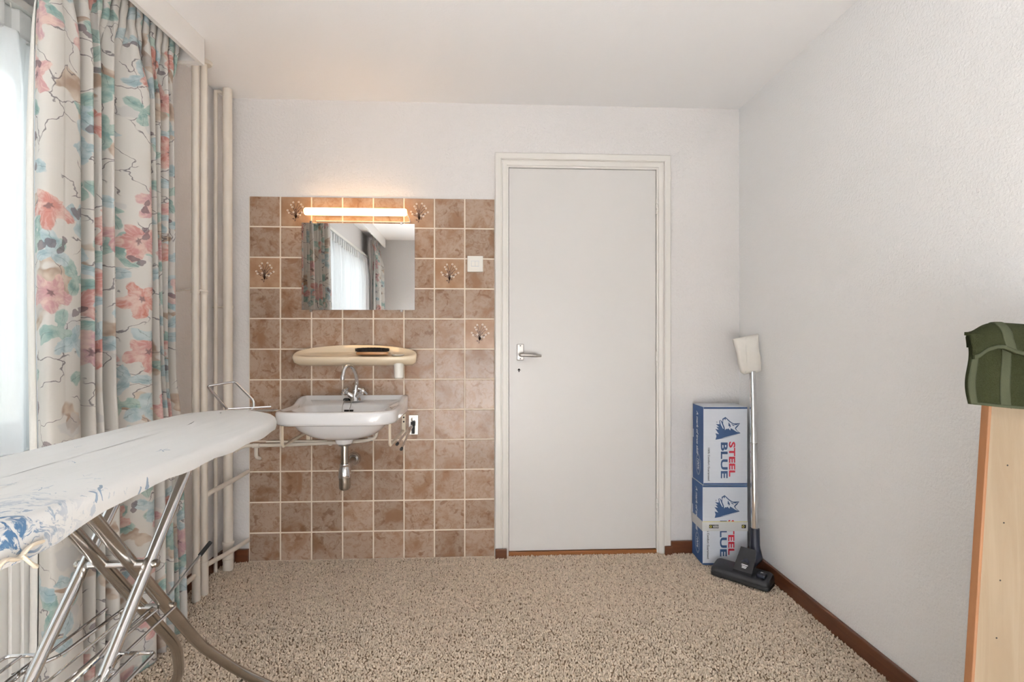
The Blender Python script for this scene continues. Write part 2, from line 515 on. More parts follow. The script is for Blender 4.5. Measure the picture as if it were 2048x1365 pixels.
def sstep(x, a, b):
    t = max(0, min(1, (x - a) / (b - a))); return t * t * (3 - 2 * t)
def text_part(txt, size, name, mat, parent, place, bold=0.0, sx=1.0, shear=0.0, depth=.0004, align='LEFT', spacing=1.0):
    """place(tx, ty, h) -> world point for the glyph plane"""
    cu = bpy.data.curves.new('glyphs', 'FONT')
    cu.body = txt; cu.size = size; cu.offset = bold; cu.shear = shear; cu.align_x = align; cu.space_character = spacing
    cu.resolution_u = 3
    ob = bpy.data.objects.new('glyphs', cu); COL.objects.link(ob)
    dg = bpy.context.evaluated_depsgraph_get()
    me = bpy.data.meshes.new_from_object(ob.evaluated_get(dg))
    b = MB()
    for v in me.vertices: b.v.append(tuple(place(v.co.x * sx, v.co.y, depth)))
    for p in me.polygons: b.face(p.vertices)
    bpy.data.objects.remove(ob); bpy.data.curves.remove(cu); bpy.data.meshes.remove(me)
    return b.build(name, mat, parent, smooth=False, fix=False)

# ------------------------------------------------------------------ room shell
H = 2.326; XR = 1.319; XL = -1.32; YF = -3.70; KL = .026
def WX(y): return XL + KL * y        # the window wall runs slightly out of square
DX0, DX1, DTOP = .1103, .8767, 1.999  # door leaf
b = MB()
b.box((XL - .35, 0, -.02), (DX0 - .03, .12, H + .02)); b.box((DX1 + .03, 0, -.02), (XR + .12, .12, H + .02)); b.box((DX0 - .03, 0, DTOP + .03), (DX1 + .03, .12, H + .02))
wall_back = tag(b.build('wall_back', 'plaster', smooth=False), 'textured off-white plaster wall with tiled basin corner and door', 'wall', kind='structure')
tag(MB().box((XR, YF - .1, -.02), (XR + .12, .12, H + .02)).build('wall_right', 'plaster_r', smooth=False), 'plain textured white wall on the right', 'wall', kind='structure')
tag(MB().box((-1.9, YF - .12, -.02), (XR + .12, YF, H + .02)).build('wall_front', 'plaster', smooth=False), 'plain wall behind the photographer, seen in the mirror', 'wall', kind='structure')
tag(MB().box((-1.9, YF - .12, H), (XR + .12, .12, H + .1)).build('ceiling', 'ceiling', smooth=False), 'smooth white painted ceiling', 'ceiling', kind='structure')
floor = tag(MB().box((-1.9, YF - .12, -.1), (XR + .12, .12, .0)).build('floor', 'backing', smooth=False), 'beige wall-to-wall carpeted floor', 'floor', kind='structure')
WY0, WY1, WZ0, WZ1, WT = -.84, -3.05, .80, 2.04, .24      # window opening
b = MB()
def wallseg(y0, y1, z0, z1):
    b.prism([(WX(y0), y0), (WX(y1), y1), (WX(y1) - WT, y1), (WX(y0) - WT, y0)], z0, z1, lambda u, v, h: (u, v, h))
wallseg(.0, WY0, -.02, H + .02); wallseg(WY1, YF - .1, -.02, H + .02); wallseg(WY0, WY1, -.02, WZ0); wallseg(WY0, WY1, WZ1, H + .02)
tag(b.build('wall_left', 'plaster', smooth=False), 'textured window wall behind the floral curtains', 'wall', kind='structure')

# carpet pile as one mass of tufts
def carpet():
    b = MB(); z = .001
    b.v = [(WX(0), -.001, z), (WX(YF), YF, z), (XR, YF, z), (XR, -.001, z)]; b.face((0, 1, 2, 3))
    o = b.build('carpet_pile', 'backing', smooth=False)
    tag(o, 'short twisted pile of the beige carpet', 'carpet', kind='stuff')
    g = bpy.data.node_groups.new('carpet_tufts', 'GeometryNodeTree')
    g.interface.new_socket('Geometry', in_out='INPUT', socket_type='NodeSocketGeometry')
    g.interface.new_socket('Geometry', in_out='OUTPUT', socket_type='NodeSocketGeometry')
    N = g.nodes.new; L = g.links.new
    gi, go = N('NodeGroupInput'), N('NodeGroupOutput')
    dp = N('GeometryNodeDistributePointsOnFaces'); dp.distribute_method = 'POISSON'; dp.inputs['Distance Min'].default_value = .0060; dp.inputs['Density Max'].default_value = 60000
    ico = N('GeometryNodeMeshIcoSphere'); ico.inputs['Radius'].default_value = .0051; ico.inputs['Subdivisions'].default_value = 1
    tr = N('GeometryNodeTransform'); tr.inputs['Scale'].default_value = (1, 1, 1.9)
    sm = N('GeometryNodeSetShadeSmooth')
    ms = N('GeometryNodeSetMaterial'); ms.inputs['Material'].default_value = M['carpet']
    ip = N('GeometryNodeInstanceOnPoints')
    rr = N('FunctionNodeRandomValue'); rr.data_type = 'FLOAT_VECTOR'; rr.inputs[0].default_value = (-.6, -.6, 0); rr.inputs[1].default_value = (.6, .6, 6.28)
    rs = N('FunctionNodeRandomValue'); rs.data_type = 'FLOAT_VECTOR'; rs.inputs[0].default_value = (.55, .55, .5); rs.inputs[1].default_value = (1.15, 1.15, 1.2)
    jo = N('GeometryNodeJoinGeometry')
    L(gi.outputs[0], dp.inputs['Mesh']); L(ico.outputs[0], tr.inputs['Geometry']); L(tr.outputs[0], sm.inputs['Geometry']); L(sm.outputs[0], ms.inputs['Geometry'])
    L(dp.outputs['Points'], ip.inputs['Points']); L(ms.outputs[0], ip.inputs['Instance']); L(rr.outputs[0], ip.inputs['Rotation']); L(rs.outputs[0], ip.inputs['Scale'])
    L(gi.outputs[0], jo.inputs[0]); L(ip.outputs[0], jo.inputs[0]); L(jo.outputs[0], go.inputs[0])
    o.modifiers.new('tufts', 'NODES').node_group = g
carpet()

# baseboards
BH = .068
tag(MB().box((XR - .016, YF, 0), (XR - .0005, -.016, BH), .003).build('baseboard_right', 'brownwood'), 'dark brown wooden skirting board along the right wall', 'skirting board', kind='structure')
bb = thing('baseboard_back', (0, 0, 0), 'dark brown wooden skirting of the wall with the door', 'skirting board', kind='structure')
MB().box((.951, -.016, 0), (XR - .0165, -.0005, BH), .003).build('skirting_board', 'brownwood_x', bb)
MB().box((.913, -.034, 0), (.953, -.0225, BH - .018), .003).build('plinth_block', 'brownwood_x', bb)
MB().box((.0395, -.036, 0), (.098, -.0225, BH - .016), .003).build('plinth_block', 'brownwood_x', bb)
MB().box((XL + .06, -.018, 0), (-1.192, -.0005, BH), .003).build('skirting_board', 'brownwood_x', bb)
b = MB(); b.prism([(WX(-.0), -.0), (WX(-1.0), -1.0), (WX(-1.0) + .016, -1.0), (WX(0) + .016, -.0)], 0, BH, lambda u, v, h: (u + .0005, v, h))
tag(b.build('baseboard_left', 'brownwood'), 'dark brown wooden skirting behind the pipes', 'skirting board', kind='structure')
tag(MB().box((DX0 - .002, -.006, 0), (DX1 + .002, .05, .024), .002).build('trim_1', 'threshold'), 'varnished brown wooden threshold under the door', 'threshold', kind='structure')

# ------------------------------------------------------------------ door
door = thing('door_1', (DX0, 0, 0), 'flush off-white door with lever handle in a moulded frame', 'door', kind='structure')
prof = [(.0, .06), (.0, -.003), (.009, -.004), (.010, -.010), (.030, -.012), (.032, -.008), (.036, -.008), (.0375, -.020), (.042, -.023), (.066, -.023), (.070, -.019), (.070, .0)]
b = MB(); n = len(prof); g = .002
for (d, y) in prof:
    b.v += [(DX0 - g - d, y, .0), (DX0 - g - d, y, DTOP + g + d), (DX1 + g + d, y, DTOP + g + d), (DX1 + g + d, y, .0)]
for i in range(n):
    j = (i + 1) % n
    for k in range(3): b.face((i * 4 + k, j * 4 + k, j * 4 + k + 1, i * 4 + k + 1))
b.face([i * 4 for i in range(n)]); b.face([i * 4 + 3 for i in range(n)])
b.build('door_frame', 'paint', door, smooth=False)
leaf = MB().box((DX0, .003, .027), (DX1, .043, DTOP), .002).build('door_leaf', 'doorpaint', door)
MB().box((DX0 - .03, .07, 0), (DX1 + .03, .075, DTOP + .03)).build('door_stop', 'paint', door)
b = MB(); b.box((.151, -.0045, 1.009), (.186, .0035, 1.093), .003)
hp = b.build('handle_plate', 'alu', leaf); tag(hp, 'satin metal handle plate')
b = MB(); b.tube([(.1675, .0, 1.038), (.1675, -.040, 1.038), (.172, -.048, 1.038), (.185, -.050, 1.038), (.215, -.050, 1.037), (.245, -.049, 1.035), (.272, -.044, 1.033)], [.0075, .0085, .009, .009, .0095, .009, .006], 12, flat=1.0)
b.build('lever_handle', 'alu', leaf)
for z in (1.084, 1.018): MB().lathe([(.0, -.0055), (.003, -.0055), (.0032, -.0043)], (.1685, 0, z), (0, 1, 0), 10).build('screw', 'dark', leaf)
b = MB(); b.lathe([(.0, .0005), (.0048, .0005), (.0048, .0035)], (.162, 0, .962), (0, 1, 0), 14); b.box((.1595, .0005, .949), (.1645, .0034, .962)); b.box((.1535, .0008, .9575), (.1715, .0034, .9600))
b.build('keyhole', 'dark', leaf)
for z0, z1 in ((1.767, 1.850), (.977, 1.058), (.211, .292)):
    b = MB(); q = (z1 - z0) / 3
    for k in range(3): b.lathe([(.0, .0), (.0055, .001), (.0055, q - .0015), (.0, q - .0005)], (DX1 + .002, -.006, z0 + k * q), (0, 0, 1), 12)
    b.build('hinge', 'paint', door)

# ------------------------------------------------------------------ tiles
TX0, TZT, TP = -1.1905, 1.833, .15365
G = .0062
MB().box((TX0 - .001, -.0070, 0), (TX0 + 8 * TP - .003, .0, TZT), 0).build('grout', 'grout', wall_back, smooth=False)
def tilemesh(w, h):
    b = MB(); b.box((-w / 2, -.0085, -h / 2), (w / 2, -.001, h / 2), .0022)
    return b
deco = {(0, 1), (0, 5), (2, 0), (2, 6), (4, 7)}
proto = {}
def motif():
    b = MB(); rnd = random.Random(3)
    ends = [(-.013, .046), (.014, .048), (-.024, .033), (.026, .036), (-.018, .022), (.034, .024), (-.041, .006), (.044, .004), (-.035, -.006), (.030, -.004), (.021, -.017), (-.012, -.003), (.009, -.014)]
    root = (-.001, -.036)
    fn = lambda u, v, h: (u, h, v)
    for i, (x, z) in enumerate(ends):
        mid = (root[0] + (x - root[0]) * .25, root[1] + (z - root[1]) * .62 - .002)
        pts = catmull([Vector((root[0], -.0088, root[1])), Vector((mid[0], -.0088, mid[1])), Vector((x, -.0088, z))], 5)
        b.mat = 0
        for k in range(len(pts) - 1):
            p, q = pts[k], pts[k + 1]
            d = (q - p).normalized(); nx, nz = -d.z * .0012, d.x * .0012
            o = len(b.v)
            b.v += [(p.x + nx, -.0089, p.z + nz), (q.x + nx, -.0089, q.z + nz), (q.x - nx, -.0089, q.z - nz), (p.x - nx, -.0089, p.z - nz)]
            b.face((o, o + 1, o + 2, o + 3))
        b.mat = 1
        o = len(b.v); ns = 12
        for k in range(ns):
            a = 2 * PI * k / ns
            for r in (.0024, .0046): b.v.append((x + r * math.cos(a), -.0092, z + r * math.sin(a)))
        for k in range(ns):
            j = (k + 1) % ns
            b.face((o + 2 * k, o + 2 * j, o + 2 * j + 1, o + 2 * k + 1))
    b.mat = 0
    for cx, cz, a0, L in ((-.012, -.036, 2.9, .016), (.010, -.030, .5, .014), (-.004, -.044, 4.4, .014), (-.010, -.004, 2.4, .014), (.012, .002, .8, .014), (0, .01, 1.6, .013), (-.02, -.014, 2.8, .012), (.02, -.012, .3, .012)):
        o = len(b.v); ca, sa = math.cos(a0), math.sin(a0)
        for u, w in ((-.5, 0), (0, .22), (.5, 0), (0, -.22)):
            b.v.append((cx + L * (u * ca - w * sa), -.00895, cz + L * (u * sa + w * ca)))
        b.face((o, o + 1, o + 2, o + 3))
    return b
mproto = None
for r in range(12):
    for c_ in range(8):
        hh = TP - G if r < 11 else TP - G - .012
        key = (hh, (r, c_) in deco)
        cx = TX0 + (c_ + .5) * TP - .001; cz = TZT - r * TP - hh / 2
        if key not in proto:
            o = tilemesh(TP - G, hh).build('tile', 'tile_deco' if key[1] else 'tile', wall_back); proto[key] = o
        else:
            o = proto[key].copy(); COL.objects.link(o); o.parent = wall_back
        o.location = (cx, 0, cz)
        if key[1]:
            if mproto is None:
                mproto = motif().build('flower_motif', ['stem_print', 'flower_print'], o, smooth=False, fix=False); mo = mproto
            else:
                mo = mproto.copy(); COL.objects.link(mo); mo.parent = o
            o['label'] = 'orange-brown tile with flower sprig'

# ------------------------------------------------------------------ window
win = thing('window_1', (WX(-1.9) - .14, -1.9, WZ0), 'wide white-framed window behind the sheer curtain', 'window', kind='structure')
def wbox(y0, y1, z0, z1, d0, d1, bev=.004):
    b = MB(); k = lambda y, d: WX(y) - d
    b.prism([(k(y0, d0), y0), (k(y1, d0), y1), (k(y1, d1), y1), (k(y0, d1), y0)], z0, z1, lambda u, v, h: (u, v, h))
    return b
F0, F1 = .11, .17
wbox(WY0, WY0 - .07, WZ0, WZ1, F0, F1).build('window_frame', 'sash', win, smooth=False)
wbox(WY1 + .07, WY1, WZ0, WZ1, F0, F1).build('window_frame', 'sash', win, smooth=False)
wbox(WY0 - .07, WY1 + .07, WZ0, WZ0 + .06, F0, F1).build('window_frame', 'sash', win, smooth=False)
wbox(WY0 - .07, WY1 + .07, WZ1 - .09, WZ1, F0, F1).build('window_frame', 'sash', win, smooth=False)
wbox(-1.93, -1.99, WZ0 + .06, WZ1 - .09, F0, F1).build('mullion', 'sash', win, smooth=False)
for y0, y1 in ((WY0 - .07, -1.93), (-1.99, WY1 + .07)):
    wbox(y0, y1, WZ0 + .06, WZ1 - .09, .138, .142).build('pane', 'pane', win, smooth=False)
wbox(WY0 + .02, WY1 - .02, WZ0 - .03, WZ0, -.035, F0).build('window_sill', 'sash', win, smooth=False)

# outside: light-bouncing ground, reed fence and a bare tree, pale through the voile
tag(MB().box((-30, -22, -.35), (-1.62, 16, -.30)).build('bounce_ground', 'pale_ground', smooth=False), 'outside ground made pale to bounce light onto the ceiling', 'bounce_ground', kind='structure')
fence = thing('garden_fence', (-5.2, -.5, -.3), 'bleached timber garden fence outside the window', 'fence')
for y in range(-9, 12):
    pass
for z in (.55, 1.02, 1.42): MB().box((-5.16, -6, z), (-5.10, 9, z + .09), .006).build('rail', 'fence', fence)
for k in range(11): MB().box((-5.26, -6 + 1.5 * k, -.3), (-5.17, -5.91 + 1.5 * k, 1.6), .006).build('post', 'fence', fence)
b = MB()
for k in range(380):
    y = -6 + k * .0394; b.box((-5.09, y, -.25), (-5.075, y + .030, 1.45 + random.uniform(-.06, .06)))
b.build('reed_screen', 'fence', fence, smooth=False)['kind'] = 'stuff'
tree = thing('garden_tree', (-7.5, 1.5, -.3), 'bare garden tree beyond the fence outside', 'tree')
b = MB(); rnd = random.Random(11)
def grow(p, d, L, r, lev):
    q = p + d * L
    b.tube([p, (p + q) / 2 + Vector((rnd.uniform(-.05, .05), rnd.uniform(-.05, .05), 0)) * L, q], [r, r * .85, r * .7], 6)
    if lev == 0: return
    for k in range(3):
        nd = (d + Vector((rnd.uniform(-.7, .7), rnd.uniform(-.7, .7), rnd.uniform(-.1, .5)))).normalized()
        grow(q, nd, L * rnd.uniform(.6, .8), r * .62, lev - 1)
grow(Vector((-7.5, 1.5, -.3)), Vector((0, 0, 1)), 1.7, .13, 5)
b.build('trunk_and_branches', 'bark', tree)

# ------------------------------------------------------------------ radiator
rad = thing('radiator', (-1.29, -1.7, 0), 'white panel radiator with vertical grooves under the window', 'radiator')
def rgrid():
    b = MB(); y0, y1 = -.76, -2.75
    prof = []; y = y0; P = .0345
    while y > y1:
        for dy, dx in ((0, 0), (.010, 0), (.0125, -.007), (.022, -.007), (.0245, 0)):
            prof.append((y - dy, dx))
        y -= P
    prof.append((y1, 0))
    rings = []
    for z, ins in ((.125, -.012), (.135, 0), (.705, 0), (.72, -.012)):
        rings.append([(-1.222 + .5 * KL * (yy - y0) + dx + ins, yy, z) for yy, dx in prof])
    b.loft(rings, False, False, closed=False)
    return b
rgrid().build('front_panel', 'radiator', rad, angle=25)
b = MB(); b.prism([(-1.224, -.762), (-1.250, -2.748), (-1.32, -2.748), (-1.30, -.762)], .13, .712, lambda u, v, h: (u - .009, v, h)); b.build('rear_panel', 'radiator', rad, smooth=False)
for y in (-1.0, -2.4): MB().box((WX(y) + .001, y - .015, .2), (-1.305, y + .015, .6)).build('wall_bracket', 'radiator', rad)
for y in (-.9, -2.5): MB().box((-1.30, y - .012, .0), (-1.262, y + .012, .14)).build('foot', 'radiator', rad)

# ------------------------------------------------------------------ cornice, rail
def CX(y): return -1.138 + KL * (y + .514)
cor = thing('curtain_cornice', (-1.2, -.514, H - .107), 'white boxed pelmet hiding the curtain track at the ceiling', 'pelmet')
b = MB(); b.prism([(CX(-.514), -.514), (CX(-3.62), -3.62), (CX(-3.62) - .016, -3.62), (CX(-.514) - .016, -.514)], H - .107, H - .0005, lambda u, v, h: (u, v, h))
b.build('front_board', 'cornice', cor, smooth=False)
b = MB(); b.prism([(CX(-.514) - .0165, -.514), (CX(-.53) - .0165, -.530), (WX(-.53) + .001, -.530), (WX(-.514) + .001, -.514)], H - .107, H - .0005, lambda u, v, h: (u, v, h))
b.build('end_board', 'cornice', cor, smooth=False)
b = MB(); b.prism([(CX(-.514) - .018, -.531), (CX(-.55) - .018, -.545), (WX(-.545) + .002, -.545), (WX(-.531) + .002, -.531)], H - .105, H - .092, lambda u, v, h: (u, v, h))
b.build('end_batten', 'cornice', cor, smooth=False)
b = MB(); b.prism([(-1.192, -.55), (-1.262, -3.5), (-1.280, -3.5), (-1.210, -.55)], H - .024, H - .001, lambda u, v, h: (u, v, h))
b.build('curtain_track', 'whiteplastic', cor, smooth=False)
rail = thing('curtain_rail', (-1.3, -1.9, 2.03), 'slim white rail carrying the sheer curtain', 'curtain rail')
b = MB(); b.prism([(WX(-.62) + .022, -.62), (WX(-3.4) + .022, -3.4), (WX(-3.4) + .048, -3.4), (WX(-.62) + .048, -.62)], 2.045, 2.068, lambda u, v, h: (u, v, h)); b.build('rail_profile', 'whiteplastic', rail, smooth=False)
for y in (-.8, -1.7, -2.6, -3.3): MB().box((WX(y) + .0005, y - .012, 2.05), (WX(y) + .022, y + .012, 2.064)).build('rail_bracket', 'whiteplastic', rail)

# ------------------------------------------------------------------ curtains
CP0 = [(-1.225, -1.190), (-1.238, -1.165), (-1.236, -1.142), (-1.19, -1.130), (-1.145, -1.134), (-1.133, -1.155), (-1.122, -1.188), (-1.108, -1.186), (-1.100, -1.160), (-1.086, -1.139), (-1.076, -1.158), (-1.069, -1.180), (-1.058, -1.166), (-1.048, -1.141), (-1.040, -1.165), (-1.026, -1.203), (-1.010, -1.186), (-1.004, -1.160), (-.993, -1.141), (-.984, -1.165), (-.966, -1.186), (-.925, -1.165), (-.875, -1.140), (-.848, -1.137), (-.840, -1.158), (-.831, -1.176), (-.821, -1.160), (-.811, -1.140), (-.803, -1.160), (-.795, -1.176), (-.787, -1.160), (-.779, -1.141), (-.771, -1.160), (-.760, -1.180), (-.748, -1.163), (-.736, -1.146), (-.727, -1.165), (-.715, -1.182), (-.703, -1.166), (-.692, -1.150), (-.682, -1.166), (-.684, -1.190)]
CP = [(y, x if k < 5 else max(-1.203, -1.135 + (x + 1.135) * 1.35)) for k, (y, x) in enumerate(CP0)]
def resample(P, n):
    Q = catmull([Vector((p[0], p[1], 0)) for p in P], 10)
    L = [0]
    for i in range(1, len(Q)): L.append(L[-1] + (Q[i] - Q[i - 1]).length)
    out = []; k = 0
    for i in range(n + 1):
        t = L[-1] * i / n
        while k < len(L) - 2 and L[k + 1] < t: k += 1
        f = (t - L[k]) / max(1e-9, L[k + 1] - L[k])
        out.append(Q[k].lerp(Q[k + 1], f))
    return out, L[-1]
def floral(name, CPs, y_l, y_r, ztop, zbot, label, flip, xtop, parts_label):
    NS, NZ = 380, 64
    mid, LEN = resample(CPs, NS)
    root = thing(name, (CPs[0][1], (y_l + y_r) / 2, 0), label, 'curtain', 'floral curtains of the window')
    NPL = 17
    CR = max(m.y for m in mid)
    def pt(u, v):
        z = zbot + (ztop - zbot) * v
        if v > .985: z = zbot + (ztop - zbot) * v
        m = mid[int(round(u * NS))]
        my, mx = m.x, m.y
        # looser towards the hem
        low = 1 - sstep(z, 0, 1.35)
        if u > .07: mx = CR + (mx - CR) * (1 + .55 * sstep(z, .78, 1.0))
        wq = sstep(u, .35, 1.0)
        my += flip * (.075 * low + .030 * (1 - low)) * wq
        mx += .010 * (1 + math.sin(u * 19 + 1.0)) * low * wq
        my += .004 * math.sin(z * 3.1 + u * 24)
        mx += .004 * math.sin(z * 2.3 + u * 17)
        # gathered heading
        ph = 2 * PI * NPL * u
        ty = y_l + (y_r - y_l) * u + .006 * math.sin(2 * ph)
        tx = xtop + KL * (ty + .55) * 1.0 + .013 * math.cos(ph)
        w = sstep(z, 1.25, ztop - .16)
        w = .15 * sstep(z, 1.2, 2.0) + .85 * sstep(z, 1.93, ztop - .07)
        nip = math.exp(-((z - (ztop - .10)) / .02) ** 2)
        y = my * (1 - w) + ty * w; x = mx * (1 - w) + tx * w
        x += -.006 * nip
        hem = .006 * math.sin(u * 31) * (1 if v < .02 else 0)
        return (x, y, z + hem)
    b = MB(); b.grid(pt, NS, NZ, lambda u, v: (u * LEN, v * (ztop - zbot)))
    cl = b.build('floral_cloth', 'curtain', root, fix=False, angle=180)
    md = cl.modifiers.new('thickness', 'SOLIDIFY'); md.thickness = .0022; md.offset = 0
    # heading tape hooks
    for k in range(8):
        u = (k + .5) / 8; ty = y_l + (y_r - y_l) * u
        tx = xtop + KL * (ty + .55)
        MB().tube([(tx - .008, ty, ztop - .03), (tx - .010, ty, ztop + .012), (tx - .006, ty, ztop + .016)], .0018, 6).build('curtain_hook', 'whiteplastic', root)
    # turned-back lining strip along the free edge
    def lp(u, v):
        p = pt(0, v); q = pt(.012, v)
        w = sstep(p[2], 1.6, ztop - .1)
        return (p[0] - .034 * (1 - w) * u - .004, p[1] + flip * -.010 * math.sin(u * PI) * (1 - w) + flip * .02 * u * (1 - w), p[2])
    b = MB(); b.grid(lp, 8, NZ)
    b.build('lining_edge', 'lining', root, fix=False, angle=180, thick=.002)
    return root
floral('floral_curtain', CP, -1.19, -.60, 2.292, .012, 'long cream curtain with coral and teal flowers beside the pipes', 1, -1.198, '')
CP2 = [(-3.62 + (-.60 - p[0]) * .62 + .02, p[1] - .055) for p in CP]
CP2 = [(min(-3.20, p[0]), p[1]) for p in CP2]
floral('floral_curtain', CP2, -3.22, -3.58, 2.292, .012, 'matching floral curtain at the far window end, reflected in the mirror', -1, -1.205, '')

def sheer():
    root = thing('sheer_curtain', (-1.30, -1.9, .8), 'sheer white net curtain across the window', 'net curtain')
    Y0, Y1 = -.66, -3.32
    NS, NZ = 640, 14
    rnd = random.Random(5); ph = [rnd.uniform(0, 6.28) for _ in range(6)]
    def off(y, z):
        a = .027 + .006 * math.sin(y * 5 + ph[0])
        return a * math.sin(2 * PI * y / .098 + 1.1 * math.sin(y * 7.1 + ph[1]) + .35 * z) + .006 * math.sin(2 * PI * y / .041 + ph[2])
    b = MB(); b.grid(lambda u, v: ((lambda y, z: (WX(y) + .052 + off(y, z) * (1 - .55 * sstep(z, 1.8, 1.97)), y, z))(Y0 + (Y1 - Y0) * u, .805 + (1.962 - .805) * v)), NS, NZ)
    b.build('voile', 'sheer', root, fix=False, angle=180)
    # box pleated heading tape
    b = MB(); P = .078; y = Y0; pts = []
    while y > Y1:
        for dy, dx in ((0, .012), (.034, .012), (.036, .006), (.040, -.004), (.060, -.006), (.064, -.012), (.0725, -.010)): pts.append((y - dy, dx))
        y -= P
    rings = [[(WX(yy) + .050 + dx * k, yy, z) for yy, dx in pts] for z, k in ((1.953, .7), (1.962, 1), (2.018, 1.0), (2.026, 1.0))]
    b.loft(rings, False, False, closed=False)
    b.build('heading_tape', 'sheer_tape', root, fix=False, angle=30, thick=.0015)
    for k in range(18):
        yy = Y0 - .05 - k * .15
        MB().tube([(WX(yy) + .040, yy, 2.01), (WX(yy) + .036, yy, 2.046)], .002, 6).build('curtain_hook', 'whiteplastic', root)
sheer()

# ------------------------------------------------------------------ pipes
def pipe_thing(name, loc, label, cat='pipe', group=None): return thing(name, loc, label, cat, group)
p1 = pipe_thing('heating_pipe', (-1.238, -.395, 0), 'cream heating riser nearest the curtain')
MB().tube([(-1.236, -.395, .003), (-1.236, -.395, .17)], .0165, 16).build('pipe_sleeve', 'pipe', p1)
MB().tube([(-1.236, -.395, .16), (-1.240, -.395, 1.2), (-1.240, -.395, H - .001)], .0140, 16).build('pipe_run', 'pipe', p1)
MB().tube([(-1.236, -.40, .118), (-1.243, -.52, .108), (-1.262, -.74, .10), (-1.266, -.77, .145), (-1.266, -.775, .17)], .010, 12, smooth=5).build('branch_pipe', 'pipe', p1)
p2 = pipe_thing('heating_pipe', (-1.228, -.340, 0), 'second cream heating riser with branches running to the tiled wall')
MB().tube([(-1.232, -.340, .003), (-1.232, -.340, .15)], .0165, 16).build('pipe_sleeve', 'pipe', p2)
MB().tube([(-1.232, -.340, .14), (-1.234, -.340, 1.2), (-1.234, -.340, H - .001)], .0140, 16).build('pipe_run', 'pipe', p2)
MB().lathe([(.014, 0), (.030, 0), (.034, .006), (.034, .012)], (-1.234, -.340, H - .0125)).build('ceiling_collar', 'pipe', p2)
MB().tube([(-1.234, -.340, .425), (-1.222, -.310, .440), (-1.208, -.22, .447), (-1.198, -.10, .452), (-1.198, .004, .455)], .0105, 12, smooth=6).build('branch_pipe', 'pipe', p2)
MB().tube([(-1.232, -.340, .128), (-1.220, -.300, .130), (-1.205, -.18, .122), (-1.197, -.06, .115), (-1.196, .004, .112)], .0105, 12, smooth=6).build('branch_pipe', 'pipe', p2)
p3 = pipe_thing('drain_pipe', (-1.250, -.096, 0), 'thick cream waste pipe standing in the corner')
MB().tube([(-1.250, -.096, .003), (-1.250, -.096, .135)], .0235, 20).build('pipe_sleeve', 'pipe', p3)
MB().lathe([(.022, 0), (.0262, .001), (.0265, .012), (.022, .014)], (-1.250, -.096, .128)).build('pipe_collar', 'pipe', p3)
MB().lathe([(.022, 0), (.0252, .001), (.0252, .009), (.022, .011)], (-1.250, -.096, .050)).build('pipe_collar', 'pipe', p3)
MB().tube([(-1.250, -.096, .13), (-1.254, -.096, H - .001)], .0212, 20).build('pipe_run', 'pipe', p3)
b = MB(); b.lathe([(.0218, 0), (.0235, .0), (.0235, .010), (.0218, .010)], (-1.252, -.096, 1.268)); b.tube([(-1.27, -.096, 1.273), (WX(-.1) + .001, -.10, 1.273)], .004, 8)
b.build('pipe_clamp', 'pipe', p3)
p4 = pipe_thing('corner_pipe', (-1.298, -.12, 0), 'thin cream pipe tucked behind the waste pipe')
MB().tube([(-1.297, -.120, .003), (-1.297, -.120, H - .02)], .0085, 12).build('pipe_run', 'pipe', p4)
MB().tube([(-1.297, -.120, H - .026), (-1.290, -.10, H - .014), (-1.28, -.05, H - .012)], .0085, 10).build('pipe_bend', 'pipe', p4)
b = MB(); b.tube([(WX(-.4) + .001, -.392, 1.322), (-1.300, -.396, 1.325), (-1.262, -.394, 1.33), (-1.222, -.366, 1.326), (-1.214, -.348, 1.324)], .0042, 8)
b.lathe([(.0143, 0), (.0165, 0), (.0165, .011), (.0143, .011)], (-1.2398, -.395, 1.312)); b.lathe([(.0143, 0), (.0165, 0), (.0165, .011), (.0143, .011)], (-1.2338, -.340, 1.312))
b.build('pipe_clamp', 'pipe', p2)

# ------------------------------------------------------------------ wash basin
def rrect(x0, x1, y0, y1, rf, rb, z, n=7, nx=14, ny=8):
    """rounded rectangle; y0 front (towards viewer), y1 back; z number or fn(x, y)"""
    P = []
    def arc(cx, cy, r, a0):
        for k in range(n + 1):
            a = a0 + PI / 2 * k / n
            P.append((cx + r * math.cos(a), cy + r * math.sin(a)))
    def edge(a, b_, m):
        for k in range(1, m): P.append((a[0] + (b_[0] - a[0]) * k / m, a[1] + (b_[1] - a[1]) * k / m))
    arc(x0 + rf, y0 + rf, rf, PI); edge((x0 + rf, y0), (x1 - rf, y0), nx)
    arc(x1 - rf, y0 + rf, rf, 1.5 * PI); edge((x1, y0 + rf), (x1, y1 - rb), ny)
    arc(x1 - rb, y1 - rb, rb, 0); edge((x1 - rb, y1), (x0 + rb, y1), nx)
    arc(x0 + rb, y1 - rb, rb, PI / 2); edge((x0, y1 - rb), (x0, y0 + rf), ny)
    return [(x, y, z(x, y) if callable(z) else z) for x, y in P]
BX = -.663; HW = .261; BF = -.43
basin = thing('wash_basin', (BX, -.2, .64), 'white porcelain wash basin on beige brackets below the mirror', 'wash basin')
def rim(x, y): return .806 + .030 * sstep(y, -.17, -.07)
